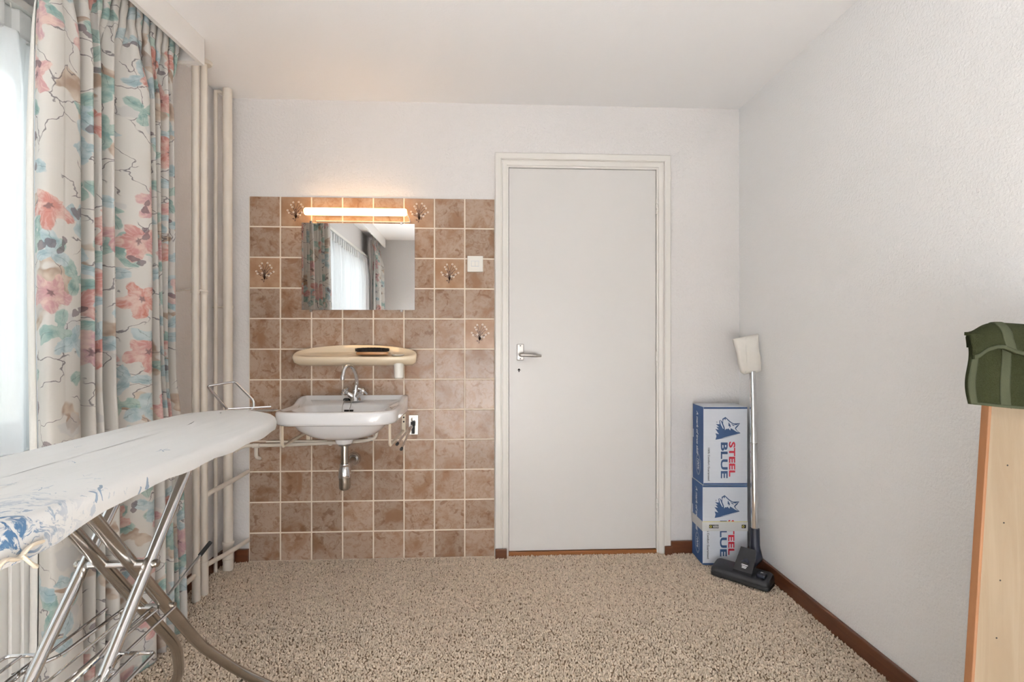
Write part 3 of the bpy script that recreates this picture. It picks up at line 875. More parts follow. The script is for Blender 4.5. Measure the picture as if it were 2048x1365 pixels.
def basin_mesh():
    b = MB(); R = []
    dy = -.245
    R.append(rrect(BX - .030, BX + .042, dy - .036, dy + .036, .035, .035, .640))
    R.append(rrect(BX - .034, BX + .046, dy - .040, dy + .040, .039, .039, .655))
    R.append(rrect(BX - .036, BX + .048, dy - .042, dy + .042, .041, .041, .668))
    R.append(rrect(BX - .110, BX + .120, dy - .095, dy + .11, .09, .09, .672))
    R.append(rrect(BX - .155, BX + .160, dy - .125, dy + .15, .11, .11, .690))
    R.append(rrect(BX - .190, BX + .193, dy - .150, dy + .18, .12, .10, .718))
    R.append(rrect(BX - .205, BX + .207, dy - .163, dy + .20, .12, .08, .746))
    R.append(rrect(BX - .232, BX + .232, BF + .016, -.004, .085, .01, .7475))
    R.append(rrect(BX - HW + .012, BX + HW - .012, BF + .010, -.004, .09, .01, .746))
    R.append(rrect(BX - HW + .003, BX + HW - .003, BF + .002, -.002, .095, .01, .751))
    R.append(rrect(BX - HW, BX + HW, BF, -.0095, .095, .008, .760))
    R.append(rrect(BX - HW, BX + HW, BF, -.0095, .095, .008, lambda x, y: rim(x, y) - .010))
    R.append(rrect(BX - HW + .003, BX + HW - .003, BF + .003, -.011, .093, .008, lambda x, y: rim(x, y) - .003))
    R.append(rrect(BX - HW + .010, BX + HW - .010, BF + .010, -.014, .088, .010, rim))
    R.append(rrect(BX - HW + .020, BX + HW - .020, BF + .022, -.022, .080, .012, rim))
    lz = lambda x, y: min(rim(x, y), .8115) - .003
    R.append(rrect(BX - HW + .028, BX + HW - .028, BF + .030, -.034, .075, .018, lambda x, y: .801 + .014 * sstep(y, -.17, -.12)))
    R.append(rrect(BX - .205, BX + .205, BF + .045, -.135, .075, .045, .803))
    R.append(rrect(BX - .197, BX + .197, BF + .052, -.140, .072, .045, .796))
    R.append(rrect(BX - .175, BX + .175, BF + .075, -.158, .070, .055, .735))
    R.append(rrect(BX - .140, BX + .140, BF + .105, -.175, .065, .060, .702))
    R.append(rrect(BX - .080, BX + .080, dy - .055, dy + .055, .05, .05, .690))
    R.append(rrect(BX - .024, BX + .024, dy - .024, dy + .024, .0235, .0235, .686))
    b.loft(R)
    return b
basin_mesh().build('basin_bowl', 'porcelain', basin, angle=50)
MB().lathe([(.0, 0), (.018, 0), (.021, .002), (.0, .0045)], (BX, -.245, .6865)).build('drain_ring', 'chrome', basin)
MB().box((BX - .022, -.1475, .770), (BX + .022, -.1440, .780), .003).build('overflow_slot', 'dark', basin)
MB().box((BX - .038, -.105, .816), (BX - .014, -.078, .829), .003).build('plug', 'rubber', basin)
for pts in ([(BX - .030, -.106, .822), (BX - .030, -.125, .812), (BX - .031, -.143, .79), (BX - .030, -.152, .755), (BX - .029, -.158, .735)], [(BX + .012, -.118, .842), (BX + .010, -.13, .818), (BX + .006, -.145, .79), (BX, -.153, .76)]):
    Q = catmull([Vector(p) for p in pts], 6); b = MB()
    for q in Q[::1]: b.lathe([(.0, -.0022), (.0019, -.001), (.0019, .001), (.0, .0022)], q, (0, 0, 1), 6)
    b.tube(Q, .0007, 5)
    b.build('plug_chain', 'satin', basin)
for sx, X in ((-1, -.915), (1, -.440)):
    b = MB()
    b.tube([(X, -.30, .747), (X, -.30, .648), (X + .001, -.292, .638), (X + .012, -.02, .652), (X + .014, -.010, .655)], .0062, 10)
    b.tube([(X, -.30, .7455), (X + .006, -.02, .740)], .0055, 8)
    br = b.build('bracket', 'bracket', basin)
    b = MB(); b.box((X + .006, -.014, .606), (X + .026, -.0092, .738), .002); b.build('wall_plate', 'bracket', br)
    for z in (.722, .700): MB().lathe([(0, 0), (.0045, 0), (.0045, .004)], (X + .0165, -.0150, z), (0, 1, 0), 10).build('bolt_hole', 'dark', br)
# tap
tap = thing('mixer_tap', (-.652, -.075, .835), 'chrome two-handle mixer tap with swan-neck spout on the basin', 'tap')
TC = Vector((-.650, -.088, .846))
b = MB(); b.lathe([(.030, 0), (.031, .003), (.026, .012), (.020, .022), (.017, .035), (.0135, .042)], (-.650, -.078, .8140), (0, 0, 1), 20)
b.build('tap_body', 'chrome', tap)
sp = [(-.650, -.078, .846), (-.646, -.078, .880), (-.641, -.082, .915), (-.645, -.098, .955), (-.655, -.120, .983), (-.668, -.148, .990), (-.678, -.170, .972), (-.682, -.178, .946), (-.683, -.180, .930)]
MB().tube(sp, [.0125, .0105, .0092, .0088, .0088, .0088, .0088, .0088, .0088], 14, smooth=5).build('spout', 'chrome', tap)
MB().lathe([(.0, 0), (.009, 0), (.0098, .003), (.0098, .020), (.0088, .022)], (-.683, -.180, .925)).build('aerator', 'chrome', tap)
MB().lathe([(.013, 0), (.0132, .008), (.0118, .010), (.0118, .014), (.013, .016), (.0125, .022)], (-.650, -.078, .846)).build('spout_nut', 'chrome', tap)
for sx in (-1, 1):
    ax = Vector((sx * .72, -.32, .62)).normalized()
    O = Vector((-.650, -.082, .828))
    b = MB(); b.lathe([(.0125, .0), (.0125, .035), (.0105, .038), (.0105, .048), (.012, .05), (.012, .056), (.008, .058)], O, ax, 16)
    h = b.build('valve_arm', 'chrome', tap)
    b = MB(); e = O + ax * .062
    u = ax.cross(Vector((0, 0, 1))).normalized(); w = ax.cross(u)
    b.lathe([(.006, -.006), (.012, -.004), (.014, .004), (.010, .010), (.0, .012)], e, ax, 16)
    for k in range(4):
        a = k * PI / 2 + PI / 4; d = u * math.cos(a) + w * math.sin(a)
        b.tube([e + d * .006, e + d * .018 - ax * .001, e + d * .027 - ax * .004], [.0055, .0062, .0048], 10)
    b.build('cross_handle', 'chrome', h)
# trap
trap = thing('drain_trap', (-.657, -.245, .425), 'chrome bottle trap hanging under the wash basin', 'drain trap')
DX = -.655
MB().lathe([(.027, 0), (.029, .003), (.029, .008), (.020, .010)], (DX, -.245, .630)).build('collar_nut', 'satin', trap)
MB().lathe([(.0168, 0), (.0168, .095)], (DX, -.245, .540)).build('down_pipe', 'dullchrome', trap)
MB().lathe([(.0175, .064), (.0225, .062), (.0235, .054), (.0215, .050), (.0275, .030), (.0300, .004), (.0295, .0), (.024, -.001)], (DX, -.245, .484)).build('trap_body', 'chrome', trap)
MB().lathe([(.0258, .0), (.0258, -.040), (.0245, -.052), (.018, -.058), (.0, -.060)], (DX, -.245, .4845)).build('trap_cup', 'dullchrome', trap)
b = MB(); b.tube([(DX + .005, -.235, .518), (DX - .004, -.15, .518), (-.672, -.012, .516)], .0165, 16); b.build('outlet_pipe', 'dullchrome', trap)
MB().lathe([(.017, -.034), (.030, -.022), (.034, -.006), (.034, .0)], (-.671, -.009, .516), (0, 1, 0), 24).build('wall_rosette', 'chrome', trap)
# supply pipe under the basin
sup = thing('supply_pipe', (-.95, -.03, .59), 'thin cream water pipe running under the basin to the corner', 'pipe')
MB().tube([(-1.215, -.10, .578), (-1.198, -.034, .588), (-1.10, -.030, .590), (-.95, -.030, .593), (-.70, -.030, .603), (-.60, -.030, .612), (-.56, -.030, .632), (-.555, -.04, .70)], .0088, 10, smooth=4).build('pipe_run', 'pipe', sup)
MB().tube([(-1.147, -.030, .588), (-1.147, -.030, .548), (-1.145, -.026, .530), (-1.138, -.006, .520)], .0088, 10, smooth=4).build('elbow', 'pipe', sup)
MB().lathe([(.0, -.016), (.0118, -.016), (.0118, .016), (.0, .016)], (-1.147, -.030, .589), (1, 0, 0), 14).build('tee_joint', 'pipe', sup)
MB().tube([(-1.10, -.026, .607), (-.80, -.026, .608)], .0048, 8).build('thin_pipe', 'pipe', sup)
b = MB(); b.tube([(-.786 + .011 * math.cos(k * PI / 6), -.026, .598 + .011 * math.sin(k * PI / 6)) for k in range(12)], .003, 8, closed=True); b.box((-.790, -.026, .590), (-.782, -.0088, .604)); b.build('pipe_clip', 'pipe', sup)
MB().box((-.60, -.036, .606), (-.575, -.022, .628), .003).build('stop_valve', 'satin', sup)

# ------------------------------------------------------------------ mirror, lamp, switch, shelf
mir = thing('wall_mirror', (-.65, -.015, 1.264), 'frameless rectangular mirror on the brown tiles', 'mirror')
mx = MB()
th = math.radians(.0)
mx.box((-.930, -.0165, 1.265), (-.368, -.0115, 1.702), .0008)
mx.build('mirror_glass', 'mirror', mir, smooth=False)
for x, z in ((-.885, 1.262), (-.435, 1.262), (-.885, 1.705), (-.435, 1.705)):
    MB().box((x - .006, -.019, z - .007), (x + .006, -.0085, z + .007), .0015).build('mirror_clip', 'chrome', mir)
lamp = thing('wall_lamp', (-.65, -.05, 1.72), 'lit tubular lamp glowing warm above the mirror', 'lamp')
LZ = 1.747
MB().lathe([(.0, 0), (.014, .001), (.0178, .006), (.0185, .012), (.0185, .488), (.0178, .494), (.014, .499), (.0, .5)], (-.900, -.066, LZ), (1, 0, 0), 24).build('lamp_tube', 'lamp', lamp)
MB().box((-.87, -.048, LZ - .007), (-.43, -.0088, LZ + .007), .003).build('lamp_base', 'whiteplastic', lamp)
MB().tube([(-.400, -.055, LZ - .006), (-.392, -.030, LZ - .022), (-.392, -.013, LZ - .034), (-.41, -.0115, LZ - .036), (-.86, -.0115, LZ - .0345)], .0026, 8).build('lamp_cord', 'whiteplastic', lamp)
sw = thing('light_switch', (-.0635, -.0088, 1.50), 'square white double light switch on the tiles beside the door', 'light switch')
MB().box((-.1025, -.0175, 1.4605), (-.0225, -.0088, 1.5425), .003).build('switch_plate', 'whiteplastic', sw)
MB().box((-.0935, -.0195, 1.4705), (-.0315, -.017, 1.5325), .002).build('switch_frame', 'whiteplastic', sw)
for x in (-.0815, -.0625): MB().box((x, -.0215, 1.489), (x + .018, -.019, 1.5145), .002).build('rocker', 'whiteplastic', sw)
b = MB(); b.box((-.0830, -.0198, 1.4872), (-.0432, -.0193, 1.5163)); b.build('rocker_gap', 'greypale', sw)

shelf = thing('vanity_shelf', (-.65, -.07, .98), 'oval beige ceramic shelf fixed on the tiles above the tap', 'shelf')
def sell(x0, x1, y0, y1, z, p=2.6, n=72):
    P = []; cx = (x0 + x1) / 2; a = (x1 - x0) / 2
    for k in range(n):
        t = 2 * PI * k / n; c, s = math.cos(t), math.sin(t)
        X = cx + a * math.copysign(abs(c) ** (2 / p), c)
        Y = (y0 + y1) / 2 + (y1 - y0) / 2 * math.copysign(abs(s) ** (2 / p), s)
        P.append((X, Y, z(X, Y) if callable(z) else z))
    return P
def shz(base):
    def f(x, y):
        t = (x + .651) / .30
        return base + .056 * sstep(y, -.125, -.010) * (1 - .40 * t * t)
    return f
def tray(x, y): return 1.030 + .022 * sstep(y, -.125, -.030)
b = MB()
b.loft([sell(-.895, -.405, -.055, -.0095, .985), sell(-.930, -.372, -.088, -.0092, .989), sell(-.947, -.355, -.124, -.009, 1.003), sell(-.952, -.350, -.138, -.009, shz(1.016)), sell(-.952, -.350, -.1395, -.009, shz(1.025)),
        sell(-.948, -.354, -.137, -.0100, shz(1.0315)), sell(-.942, -.360, -.131, -.0120, shz(1.0335)), sell(-.934, -.368, -.126, -.017, shz(1.0325)), sell(-.915, -.387, -.120, -.026, lambda x, y: tray(x, y) + .003), sell(-.895, -.407, -.114, -.032, tray), sell(-.86, -.44, -.095, -.045, tray), sell(-.80, -.50, -.075, -.060, tray)])
b.build('shelf_body', 'beige', shelf, angle=70)
cup = thing('toothbrush_cup', (-.436, -.085, .925), 'small white plastic cup holder hanging under the beige shelf', 'cup')
MB().lathe([(.0, 0), (.018, 0), (.0225, .004), (.0240, .075), (.0240, .076)], (-.436, -.085, .925)).build('cup_body', 'whiteplastic', cup)
brush = thing('clothes_brush', (-.565, -.090, 1.0470), 'wooden clothes brush lying bristles up on the beige shelf', 'brush')
def bring(x0, x1, y0, y1, z, bow=.0): return [(x, y, z + bow * (1 - ((x - (x0 + x1) / 2) / ((x1 - x0) / 2)) ** 2)) for x, y, _ in sell(x0, x1, y0, y1, 0, 3.5, 40)]
b = MB(); b.loft([bring(-.637, -.490, -.112, -.072, 1.0420), bring(-.641, -.486, -.116, -.068, 1.0455), bring(-.641, -.486, -.116, -.068, 1.0535), bring(-.639, -.488, -.114, -.070, 1.0560)]); b.build('brush_back', 'brushwood', brush)
b = MB(); rb = random.Random(2)
b.loft([bring(-.636, -.491, -.110, -.074, 1.0555), bring(-.643, -.483, -.116, -.068, 1.0665, .004)])
for i in range(46):
    for j in range(5):
        x = -.641 + .156 * i / 45; y = -.115 + .046 * j / 4; q = 1 - ((x + .563) / .08) ** 2
        b.tube([(x * .97 - .017, y, 1.0575), (x + rb.uniform(-.001, .001), y, 1.0725 + .004 * q + rb.uniform(-.001, .001))], .0011, 4)
b.build('bristles', 'bristle', brush)['kind'] = 'stuff'
dish = thing('soap_dish', (-.432, -.085, 1.0365), 'round white dish sunk into the right of the shelf', 'dish')
MB().lathe([(.0, 0), (.026, .0), (.032, .006), (.030, .007), (.024, .003), (.0, .003)], (-.440, -.085, 1.0370)).build('dish_body', 'soap', dish)

tr = thing('towel_rail', (-.376, -.01, .63), 'chrome swing-arm towel rail right of the basin', 'towel rail')
MB().box((-.399, -.0125, .633), (-.351, -.0088, .733), .003).build('wall_plate', 'satin', tr)
MB().lathe([(.0, 0), (.0105, .0), (.0105, .016), (.0, .018)], (-.375, -.0125, .714), (0, -1, 0), 16).build('fixing_knob', 'chrome', tr)
MB().lathe([(.008, -.012), (.0115, -.010), (.0115, .010), (.008, .012)], (-.375, -.030, .692), (0, 0, 1), 14).build('pivot', 'rubber', tr)
MB().box((-.383, -.03, .640), (-.368, -.012, .690), .003).build('pivot_bracket', 'rubber', tr)
for e, z in (((-.402, -.330, .650), .690), ((-.380, -.350, .632), .684)):
    s0 = Vector((-.376, -.034, z)); e = Vector(e)
    arm = MB().tube([s0, e], .0048, 10).build('swing_arm', 'chrome', tr)
    d = (e - s0).normalized()
    MB().lathe([(.0, -.014), (.0062, -.012), (.0066, .004), (.004, .007), (.0, .008)], e, d, 12).build('end_cap', 'rubber', arm)

# ------------------------------------------------------------------ ironing board
ZB = .885; X0 = -.780
ib = thing('ironing_board', (X0, -.95, 0), 'ironing board with white and blue sea-print cover standing beside the curtain', 'ironing board')
def outline(inset, zf):
    P = []
    L = [(-.957, -2.10), (-.959, -1.80), (-.960, -1.50), (-.959, -1.25), (-.957, -1.10), (-.944, -1.01), (-.915, -.945), (-.870, -.908), (-.815, -.905), (-.755, -.932), (-.700, -.975), (-.655, -1.03), (-.622, -1.11), (-.607, -1.22), (-.603, -1.36), (-.602, -1.60), (-.601, -1.85), (-.602, -2.10)]
    Q = catmull([Vector((x, y, 0)) for x, y in L], 6)
    cx, cy = -.78, -1.5
    out = []
    for i, p in enumerate(Q):
        a = Q[max(0, i - 1)]; c2 = Q[min(len(Q) - 1, i + 1)]
        d = (c2 - a).normalized(); nrm = Vector((d.y, -d.x, 0))     # inward for this winding
        q = p + nrm * inset
        out.append((q.x, q.y, zf(q.x, q.y) if callable(zf) else zf))
    return out
def skirt(x, y):     # depth of the hanging cover grows towards the wide end
    return ZB - .034 - .022 * sstep(y, -1.72, -1.95) + .0025 * math.sin(y * 37) * 1
b = MB()
top = lambda x, y: ZB + .0012 * math.sin(y * 21 + x * 9) + .0010 * math.sin(x * 55 + y * 4)
b.loft([outline(.035, lambda x, y: ZB - .024), outline(.004, lambda x, y: skirt(x, y) + .003), outline(-.001, skirt), outline(-.004, lambda x, y: skirt(x, y) + .010), outline(-.004, lambda x, y: ZB - .016), outline(-.001, lambda x, y: ZB - .006), outline(.005, lambda x, y: ZB - .001), outline(.016, top), outline(.06, top), outline(.11, top), outline(.15, top)])
# origin under the nose so that the print runs from there
b.build('padded_cover', 'cover', ib, angle=60)
b = MB(); b.loft([outline(.02, ZB - .030), outline(.02, ZB - .022)]); b.build('board_plate', 'satin', ib)
def bend(pts, r, n=5):
    P = [Vector(p) for p in pts]; out = [P[0]]
    for i in range(1, len(P) - 1):
        a = P[i] + (P[i - 1] - P[i]).normalized() * r; c2 = P[i] + (P[i + 1] - P[i]).normalized() * r
        for k in range(n + 1):
            t = k / n; out.append(a * (1 - t) ** 2 + P[i] * 2 * t * (1 - t) + c2 * t * t)
    out.append(P[-1]); return out
AW = .065
for s_ in (-1, 1):
    x = X0 + s_ * AW
    b = MB(); b.tube(bend([(x, -1.352, .845), (x, -2.045, .012), (x + s_ * .012, -2.075, .012)], .02), .0115, 14)
    lg = b.build('leg', 'chrome', ib)
    MB().lathe([(.0, -.006), (.0075, -.005), (.009, 0), (.0075, .005), (.0, .006)], (x + s_ * .014, -1.520, .642), (1, 0, 0), 14).build('pivot_bolt', 'dullchrome', lg)
for s_ in (-1, 1):
    x = X0 + s_ * .029
    b = MB(); b.tube(bend([(x, -1.70, .868), (x, -1.262, .318), (x + s_ * .055, -1.155, .175), (x + s_ * .165, -1.05, .030), (x + s_ * .215, -1.035, .013)], .05), .0128, 14)
    lg = b.build('leg', 'dullchrome', ib); tag(lg, 'dull worn chrome leg')
    MB().lathe([(.0, -.005), (.007, -.004), (.008, 0), (.007, .005), (.0, .006)], (x + s_ * .014, -1.40, .492), (1, 0, 0), 12).build('pivot_bolt', 'dullchrome', lg)
MB().tube([(X0 - .089, -1.055, .04), (X0 + .02, -1.10, .075), (X0 + .085, -1.15, .150)], .0035, 8).build('foot_brace', 'dullchrome', ib)
MB().tube([(X0 - AW - .010, -1.520, .642), (X0 + AW + .010, -1.520, .642)], .0085, 12).build('crossbar', 'chrome', ib)
MB().tube([(X0 - AW - .008, -1.378, .818), (X0 + AW + .008, -1.378, .818)], .007, 12).build('crossbar', 'chrome', ib)
MB().tube([(X0 - .045, -1.400, .492), (X0 + .045, -1.400, .492)], .005, 10).build('crossbar', 'satin', ib)
lv = MB().tube([(X0 + .03, -1.395, .515), (X0 + .045, -1.335, .55), (X0 + .055, -1.290, .575)], .003, 8).build('release_lever', 'satin', ib)
MB().tube([(X0 + .052, -1.303, .568), (X0 + .060, -1.268, .588)], .0052, 10).build('lever_grip', 'rubber', lv)
# wire rack
rk = MB(); ZR = .50
rk.tube(bend([(-.690, -1.66, ZR), (-.752, -1.60, ZR), (-.752, -1.425, ZR), (-.83, -1.425, ZR), (-.83, -1.60, ZR), (-.870, -1.66, ZR)], .012), .0036, 8)
rack = rk.build('wire_rack', 'chrome', ib)
MB().tube(bend([(-.652, -1.95, ZR - .02), (-.652, -1.600, ZR), (-.722, -1.600, ZR)], .010), .0036, 8).build('wire', 'chrome', rack)
MB().tube(bend([(-.934, -1.95, ZR - .02), (-.934, -1.598, ZR), (-.860, -1.598, ZR)], .014), .0036, 8).build('wire', 'chrome', rack)
for x in (-.90, -.865, -.80, -.765, -.715, -.685): MB().tube([(x, -1.95, ZR - .02), (x, -1.605 if x in (-.90, -.685) else -1.43, ZR + .003)], .0030, 8).build('wire', 'chrome', rack)
for x in (X0 - AW - .018, X0 + AW - .030): MB().tube(bend([(x, -1.72, ZR - .005), (x, -1.61, ZR + .004), (x + .008, -1.585, ZR + .028), (x + .020, -1.578, ZR + .026)], .012), .0042, 8).build('rack_hook', 'chrome', rack)
# iron rest at the nose
ir = MB(); ir.tube(bend([(-.864, -.935, .872), (-.877, -.862, .880), (-.981, -.790, .952), (-.897, -.770, .966), (-.815, -.805, .902), (-.812, -.812, .874), (-.80, -.93, .870)], .010), .0042, 10)
rest = ir.build('iron_rest', 'chrome', ib)
MB().tube([(-.880, -.850, .8795), (-.760, -.795, .8795)], .0032, 8).build('rest_bar', 'chrome', rest)
b = MB(); b.box((-.806, -.835, .868), (-.735, -.800, .872), .001); b.build('rest_plate', 'satin', rest)
# drawstring bow under the near side
b = MB()
b.tube([(-.592, -2.00, .834), (-.590, -1.985, .845), (-.592, -1.965, .838), (-.590, -1.950, .848), (-.592, -1.930, .846)], .0042, 8, smooth=4, flat=.6)
b.tube([(-.590, -1.962, .842), (-.588, -1.950, .825), (-.592, -1.940, .818), (-.590, -1.958, .836)], .0035, 8, smooth=4, flat=.6)
b.build('drawstring', 'bracket', ib)

# ------------------------------------------------------------------ cartons
er = Vector((CA, -SA, 0)); ef = Vector((SA, CA, 0)); ez = Vector((0, 0, 1))
ZS = .0003317
wolf_blue = [(535, 275), (610, 345), (655, 372), (750, 368), (722, 412), (690, 445), (702, 470), (757, 515), (690, 538), (600, 568), (500, 592), (388, 612), (402, 560), (388, 515), (440, 532), (385, 452), (436, 464), (400, 418), (440, 424), (393, 380), (448, 384), (443, 332), (458, 320), (474, 330), (492, 352), (490, 302)]
wolf_face = [(500, 330), (512, 306), (540, 298), (560, 318), (600, 356), (650, 384), (690, 398), (735, 378), (692, 414), (672, 440), (690, 470), (735, 505), (690, 490), (650, 462), (612, 440), (606, 474), (575, 444), (558, 458), (545, 448), (528, 470), (522, 428), (500, 376)]
wolf_jaw = [(452, 330), (462, 328), (508, 445), (500, 452), (466, 390)]
wolf_swoosh = [(478, 588), (600, 556), (735, 519), (610, 562), (520, 582)]
wolf_eye = [(580, 352), (606, 392), (612, 412), (594, 440), (596, 415), (578, 405)]
wolf_brow = [(612, 372), (668, 402), (664, 412), (640, 402)]
wolf_nose = [(515, 300), (540, 297), (530, 325)]
def carton(FL, z0, hgt, dep, wid, label, top_print, taped):
    """FL: front-left foot of the carton"""
    FL = Vector((FL[0], FL[1], 0))
    root = thing('shoe_carton', (FL.x, FL.y, z0), label, 'cardboard box', 'blue and white shoe cartons')
    P = lambda a, d, z: FL + er * a + ef * d + ez * (z0 + z)
    b = MB(); rot = Matrix.Translation(FL + ez * z0) @ Matrix(((CA, SA, 0, 0), (-SA, CA, 0, 0), (0, 0, 1, 0), (0, 0, 0, 1)))
    b.box((0, 0, 0), (wid, dep, hgt), .002, rot); b.build('carton_body', 'card', root)
    b = MB(); b.box((-.0008, .001, .001), (.0008, dep - .001, hgt - .001), 0, rot)
    sd = b.build('blue_side', 'bluecard', root, smooth=False)
    for za, zb in ((hgt - .009, hgt - .0005), (.0005, .009)):
        b = MB(); b.box((.001, -.0007, za), (wid - .001, .001, zb), 0, rot); b.build('printed_band', 'blue_print', root, smooth=False)
    fp = lambda zx, zy, h: P((zx - 210) * ZS, -h, hgt - (zy - 130) * ZS)
    em = MB(); em.prism(wolf_blue, 0, .0006, fp); em = em.build('wolf_emblem', 'blue_print', root, smooth=False)
    for poly, mat, h in ((wolf_face, 'card', .0010), (wolf_jaw, 'card', .0010), (wolf_swoosh, 'card', .0010), (wolf_eye, 'blue_print', .0013), (wolf_brow, 'blue_print', .0013), (wolf_nose, 'blue_print', .0013)):
        MB().prism(poly, 0, h, fp).build('emblem_detail', mat, em, smooth=False)
    # vertical print: reads downwards, letter tops to the right
    def down(x0, y0): return lambda tx, ty, h: P((x0 - 210) * ZS + ty, -h, hgt - (y0 - 130) * ZS - tx)
    text_part('STEEL', .0410, 'lettering', 'red_print', root, down(590, 640), .0012, 1.60, 0, .0007, spacing=1.02)
    text_part('BLUE', .0450, 'lettering', 'blue_print', root, down(470, 642), .0014, 1.72, 0, .0007, spacing=1.03)
    text_part('100% Comfort Guaranteed', .0130, 'lettering', 'grey_print', root, down(276, 722), .0003, 1.14, 0, .0007)
    text_part('®', .010, 'lettering', 'grey_print', root, down(396, 342), 0, 1, 0, .0007)
    # side panel print
    def side(d0, z_): return lambda tx, ty, h: P(-.0008 - h, d0 - ty, z_ - tx)
    text_part('A mark of true skill', .034, 'lettering', 'white_print', sd, side(dep * .62, hgt - .030), .0008, .80, .25, .0006)
    ov = MB(); n = 28; c0 = (dep * .46, .085)
    for rr in ((.030, .052, .0285, .0505), (.0255, .046, .0245, .045)):
        o = len(ov.v)
        for k in range(n):
            a = 2 * PI * k / n
            ov.v.append(tuple(P(-.0015, c0[0] + rr[0] * math.cos(a), c0[1] + rr[1] * math.sin(a)))); ov.v.append(tuple(P(-.0015, c0[0] + rr[2] * math.cos(a), c0[1] + rr[3] * math.sin(a))))
        for k in range(n): j = (k + 1) % n; ov.face((o + 2 * k, o + 2 * j, o + 2 * j + 1, o + 2 * k + 1))
    ov.build('oval_mark', 'white_print', sd, smooth=False, fix=False)
    text_part('100%', .032, 'lettering', 'white_print', sd, side(c0[0] + .011, c0[1] + .034), .0004, .85, .25, .0006)
    # hand hole in the side edge
    b = MB(); b.box((-.0012, dep - .012, hgt * .55), (.004, dep + .0003, hgt * .66), 0, rot); b.build('finger_notch', 'card', root, smooth=False)
    b = MB(); b.box((.002, .004, hgt - .0005), (wid - .002, dep - .002, hgt + .0012), 0, rot); b.build('lid_flap', 'card', root, smooth=False)
    if taped:
        za = hgt - (625 - 105) * .000430; zb = hgt - (515 - 105) * .000430
        b = MB(); b.box((-.0022, -.0024, za), (wid + .0005, -.0016, zb), 0, rot); b.build('parcel_tape', 'tape', root, smooth=False)
        b = MB(); b.box((-.0024, -.0022, za), (-.0016, dep, zb), 0, rot); b.build('parcel_tape', 'tape', root, smooth=False)
        b = MB(); b.box((0, -.0028, zb - .0025), (wid, -.0023, zb - .0005), 0, rot); b.build('tape_stripe', 'yellow_print', root, smooth=False)
        for xa, full in ((.031, True), (.190, False)):
            w_ = .046 if full else .021
            b = MB(); b.box((xa, -.0028, za + .014), (xa + w_, -.0023, za + .031), 0, rot); lab = b.build('tape_label', 'black_print', root, smooth=False)
            up = lambda tx, ty, h: P(xa + .0445 - tx, -.0024 - h, za + .0275 - ty)
            if full:
                text_part('ISER', .0145, 'lettering', 'white_print', lab, up, .0002, 1.05, 0, .0009)
            rg = MB(); o = 0; ns = 16
            for k in range(ns):
                a = 2 * PI * k / ns
                for r_ in (.0030, .0058): rg.v.append(tuple(P(xa + .0078 + r_ * math.cos(a), -.0032, za + .0225 + r_ * math.sin(a))))
            for k in range(ns): j = (k + 1) % ns; rg.face((2 * k, 2 * j, 2 * j + 1, 2 * k + 1))
            rg.build('ring_mark', 'yellow_print', lab, smooth=False, fix=False)
    return root
carton((1.052, -.170), .012, .390, .145, .220, 'lower blue and white carton bound with printed parcel tape', False, True)
carton((1.055, -.172), .4045, .381, .145, .2155, 'upper blue and white carton without tape, top of the stack', True, False)

# ------------------------------------------------------------------ vacuum wand
vac = thing('vacuum_wand', (1.20, -.31, .012), 'chrome vacuum cleaner tube with black floor head leaning in the corner', 'vacuum wand')
hd = Vector((.70, -.714, 0)).normalized(); hb = Vector((.714, .70, 0)).normalized()       # along the head, towards the corner
HC = Vector((1.132, -.366, .012))
def hf(u, v, z): return HC + hd * u + hb * v + ez * z
def headring(hl, f, bk, z, slope=0.0, r=.02):
    P = rrect(-hl, hl, f, bk, r, r, 0, n=5, nx=10, ny=4)
    return [tuple(hf(x, y, z + slope * (y - f))) for x, y, _ in P]
b = MB()
b.loft([headring(.126, .004, .096, .000), headring(.130, .0, .100, .003), headring(.130, .0, .100, .014), headring(.128, .002, .098, .018)])
b.build('brush_skirt', 'rubber', vac)
b = MB()
b.loft([headring(.129, .001, .098, .0165), headring(.130, .0, .099, .022), headring(.128, .002, .098, .030, .18), headring(.124, .008, .092, .036, .22), headring(.112, .02, .082, .040, .22)])
head = b.build('floor_head', 'black', vac)
b = MB()
def plate(w0, w1, v0, v1, z0, z1, t):
    q = [(-w0, v0, z0), (w0, v0, z0), (w1, v1, z1), (-w1, v1, z1)]
    o = len(b.v)
    for dz in (0, t):
        for x, y, z in q: b.v.append(tuple(hf(x + .012, y, z + dz)))
    b.face((o + 3, o + 2, o + 1, o)); b.face((o + 4, o + 5, o + 6, o + 7))
    for k in range(4): j = (k + 1) % 4; b.face((o + k, o + j, o + 4 + j, o + 4 + k))
plate(.041, .039, .018, .075, .040, .088, .012); plate(.039, .034, .075, .100, .080, .115, .018)
nk = b.build('neck_cover', 'black', vac, smooth=False)
tb = Vector((1.2575, -.278, .115)); tt = Vector((1.2815, -.206, 1.10))
td = (tt - tb).normalized()
at = lambda z: tb + td * ((z - tb.z) / td.z)
b = MB(); b.tube([hf(.012, .060, .060), at(.100), at(.135), at(.150), at(.225)], [.030, .029, .0235, .0215, .0210], 18)
b.build('neck_socket', 'navyplastic', vac)
MB().tube([at(.205), at(.62)], .0160, 18).build('lower_tube', 'chrome', vac)
MB().tube([at(.618), at(.622)], .0168, 18).build('tube_joint', 'satin', vac)
MB().tube([at(.622), at(1.10)], .0152, 18).build('upper_tube', 'chrome', vac)
b = MB(); q = Matrix.Translation(hf(.093, .045, .047)) @ Matrix((tuple(hd) + (0,), tuple(hb) + (0,), (0, 0, 1, 0), (0, 0, 0, 1))).transposed()
mt = Matrix(((hd.x, hb.x, 0, 0), (hd.y, hb.y, 0, 0), (0, 0, 1, 0), (0, 0, 0, 1)))
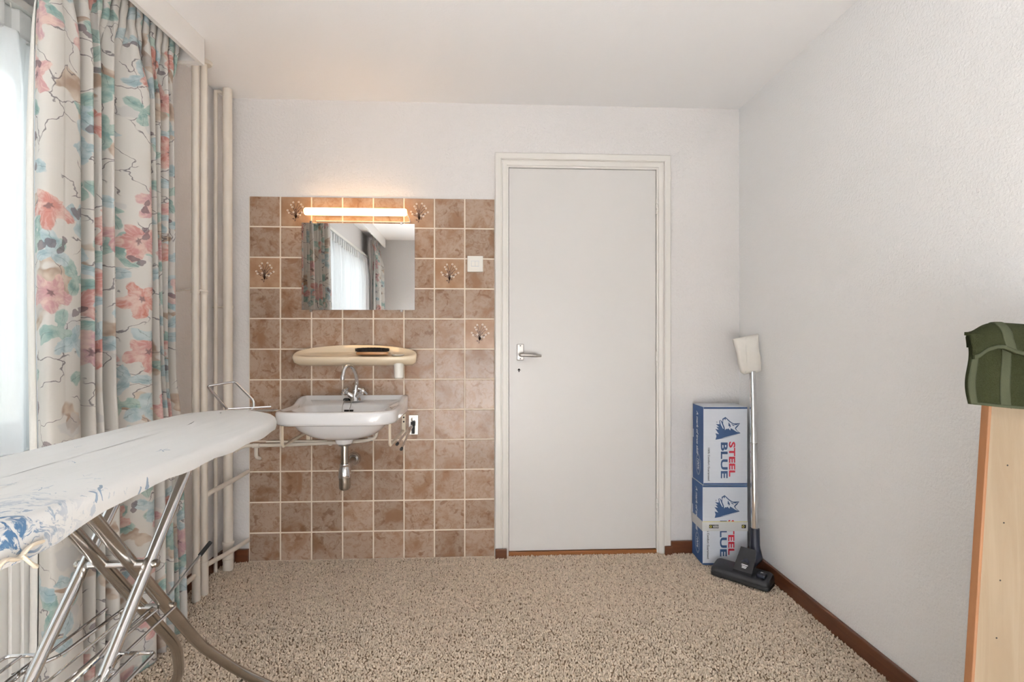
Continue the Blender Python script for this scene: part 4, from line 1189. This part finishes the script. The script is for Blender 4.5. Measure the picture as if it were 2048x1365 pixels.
b.box((-.019, -.020, -.008), (.019, .018, .010), .006, Matrix.Translation(hf(.088, .042, .050)) @ mt)
pd = b.build('foot_pedal', 'navyplastic', vac)
MB().box((-.005, .002, .0098), (.005, .009, .0106), 0, Matrix.Translation(hf(.088, .042, .050)) @ mt).build('pedal_mark', 'white_print', pd, smooth=False)
b = MB()
for k, (u0, u1, v0) in enumerate(((-.014, .016, .042), (-.011, .013, .036), (-.009, .011, .031))):
    o = len(b.v); zz = lambda v: .040 + (v - .018) * (.048 / .057) + .0128
    for u_, v_ in ((u0, v0), (u1, v0 - .001), (u1, v0 + .0022), (u0 + .004, v0 + .0036)): b.v.append(tuple(hf(u_ + .012, v_, zz(v_))))
    b.face((o, o + 1, o + 2, o + 3))
b.build('printed_mark', 'white_print', nk, smooth=False, fix=False)
# cloth over the end of the tube
cl = thing('cotton_cloth', tuple(at(.93)), 'white cotton cloth pulled over the top of the vacuum tube', 'cloth')
sil = [(605, 215), (655, 205), (712, 190), (780, 178), (845, 163), (850, 230), (857, 310), (862, 380), (872, 450), (882, 525), (840, 540), (760, 550), (716, 562), (676, 538), (660, 450), (640, 350), (622, 280)]
kz = 2.50 / 1030 / 4.877
ct = at(.95)
def clp(zx, zy, h):
    return ct + er * ((zx - 797) * kz) + ez * ((553 - zy) * kz) - ef * h
b = MB(); n = len(sil)
cx, cy = 765, 370
rings = []
for h, k in ((-.016, .90), (-.022, .6)): pass
for h, k in ((-.021, .45), (-.019, .8), (-.010, .97), (0, 1.0), (.010, .97), (.019, .80), (.021, .45)):
    rings.append([tuple(clp(cx + (x - cx) * k, cy + (y - cy) * k, h + .004 * math.sin(x * .05 + y * .021))) for x, y in sil])
b.loft(rings)
b.build('cloth_bag', 'linen', cl, angle=60)
b = MB(); b.tube([tuple(clp(862 + 8 * math.cos(k * PI / 5) + 3, 397 + 14 * math.sin(k * PI / 5) - 2, .003)) for k in range(10)], .0016, 6, closed=True); b.build('hanging_loop', 'linen', cl)
b = MB(); b.tube([tuple(clp(715, 200, .018)), tuple(clp(716, 300, .0225)), tuple(clp(722, 420, .0225)), tuple(clp(722, 540, .016))], .0016, 6, smooth=3); b.build('seam', 'linen', cl)

# ------------------------------------------------------------------ leaning panel and towel
pan = thing('plywood_panel', (.90, -1.687, .012), 'unfinished plywood panel with orange wood edging leaning against the right wall', 'wood panel')
TL = math.atan(39 / 587.0)
PO = Vector((.897, -1.700, .012))
pm = Matrix.Translation(PO) @ Matrix.Rotation(TL, 4, 'Y')
PW, PHT = .345, 1.105
b = MB(); b.box((0, .0, .002), (.0062, .016, PHT), .0010, pm); b.build('edge_strip', 'edge', pan)
b = MB(); b.box((.0066, .0015, .002), (PW, .014, PHT), .0008, pm); ply = b.build('plywood_sheet', 'ply', pan)
b = MB(); b.box((PW + .0004, .0, .002), (PW + .0066, .016, PHT), .0010, pm); b.build('edge_strip', 'edge', pan)
for k in range(8):
    b = MB(); b.lathe([(0, 0), (.0016, 0), (.0016, .002)], tuple(pm @ Vector((.046, .0010, .20 + k * .111))), (0, 1, 0), 8); b.build('nail', 'dark', ply)
tw = thing('hand_towel', (1.05, -1.69, 1.0), 'folded dark green terry towel draped over the wooden panel', 'towel')
# towel: front drape, over the top edge, back drape; a folded-over upper layer with a hem
def P2(x, y, z): return pm @ Vector((x, y, z))
TWX0, TWX1 = -.063, PW + .006
LF, RT, LB = .128, .018, .11
def sheet(x0, off, lf, hemfn):
    """u across the towel, s along it from the front hem (0) over the top edge to the back"""
    def f(u, s_):
        x = x0 + (TWX1 - x0) * u
        r = RT + off; arc = PI * r
        lfu = lf + hemfn(u)
        tot = lfu + arc + (LB if off < .004 else .02)
        d = s_ * tot
        droop = .024 * math.exp(-(max(0, x - x0) / .040) ** 2)
        if d < lfu: y, z, fr = .008 - r, PHT + .004 - lfu + d, 1 - d / lfu
        elif d < lfu + arc:
            t = (d - lfu) / r; y, z, fr = .008 - r * math.cos(t), PHT + .004 + r * math.sin(t), 0
            z -= droop * math.sin(t) * 1.0
        else: y, z, fr = .008 + r, PHT + .004 - (d - lfu - arc), 0
        y -= fr * (.0045 * (1 + math.sin(x * 36 + .8)) + .014 * math.exp(-((x - x0 - .004) / .022) ** 2) * (1 if off < .004 else .5))
        q = max(0.0, min(1.0, (y + .010) / .036))
        x += (.050 * q + .005 * math.sin(48 * z)) * (1 - u) ** 6
        return P2(x, y, z)
    return f
body = sheet(TWX0, .0, LF, lambda u: .004 * math.sin(u * 5))
b = MB(); b.grid(body, 56, 60)
b.build('towel_drape', 'terry', tw, fix=False, angle=180, thick=.006)
fold = sheet(TWX0 - .006, .0105, .030, lambda u: .014 * (1 - sstep(u, 0, .07)) - .010 * math.exp(-((u - .13) / .05) ** 2) + .004 * math.exp(-((u - .30) / .06) ** 2))
b = MB(); b.grid(fold, 56, 24); b.build('towel_fold', 'terry', tw, fix=False, angle=180, thick=.006)
def skin(fn, d): return lambda u, v: fn(u, v) + Vector((0, -d, 0))
sb, sf = skin(body, .0036), skin(fold, .0036)
b = MB(); b.grid(lambda u, v: sb(.155 + .045 * u, .002 + .40 * v), 6, 24); b.build('woven_band', 'terryband', tw, fix=False, angle=180, thick=.0015)
b = MB(); b.grid(lambda u, v: sb(.034 * u, .002 + .40 * v), 5, 24); b.build('side_hem', 'terryband', tw, fix=False, angle=180, thick=.0025)
b = MB(); b.grid(lambda u, v: sb(u, .018 * v), 44, 2); b.build('bottom_hem', 'terryband', tw, fix=False, angle=180, thick=.002)
b = MB(); b.grid(lambda u, v: sf(u, .05 * v), 44, 2); b.build('fold_hem', 'terryband', tw, fix=False, angle=180, thick=.002)
def onfold(u, v):
    a, c2 = fold(u, v), fold(min(1, u + .01), v); e2 = fold(u, min(1, v + .01))
    n_ = (c2 - a).cross(e2 - a).normalized(); return a + n_ * .0036
b = MB(); b.grid(lambda u, v: onfold(.150 + .048 * u, .02 + .7 * v), 5, 16); b.build('woven_band', 'terryband', tw, fix=False, angle=180, thick=.0015)
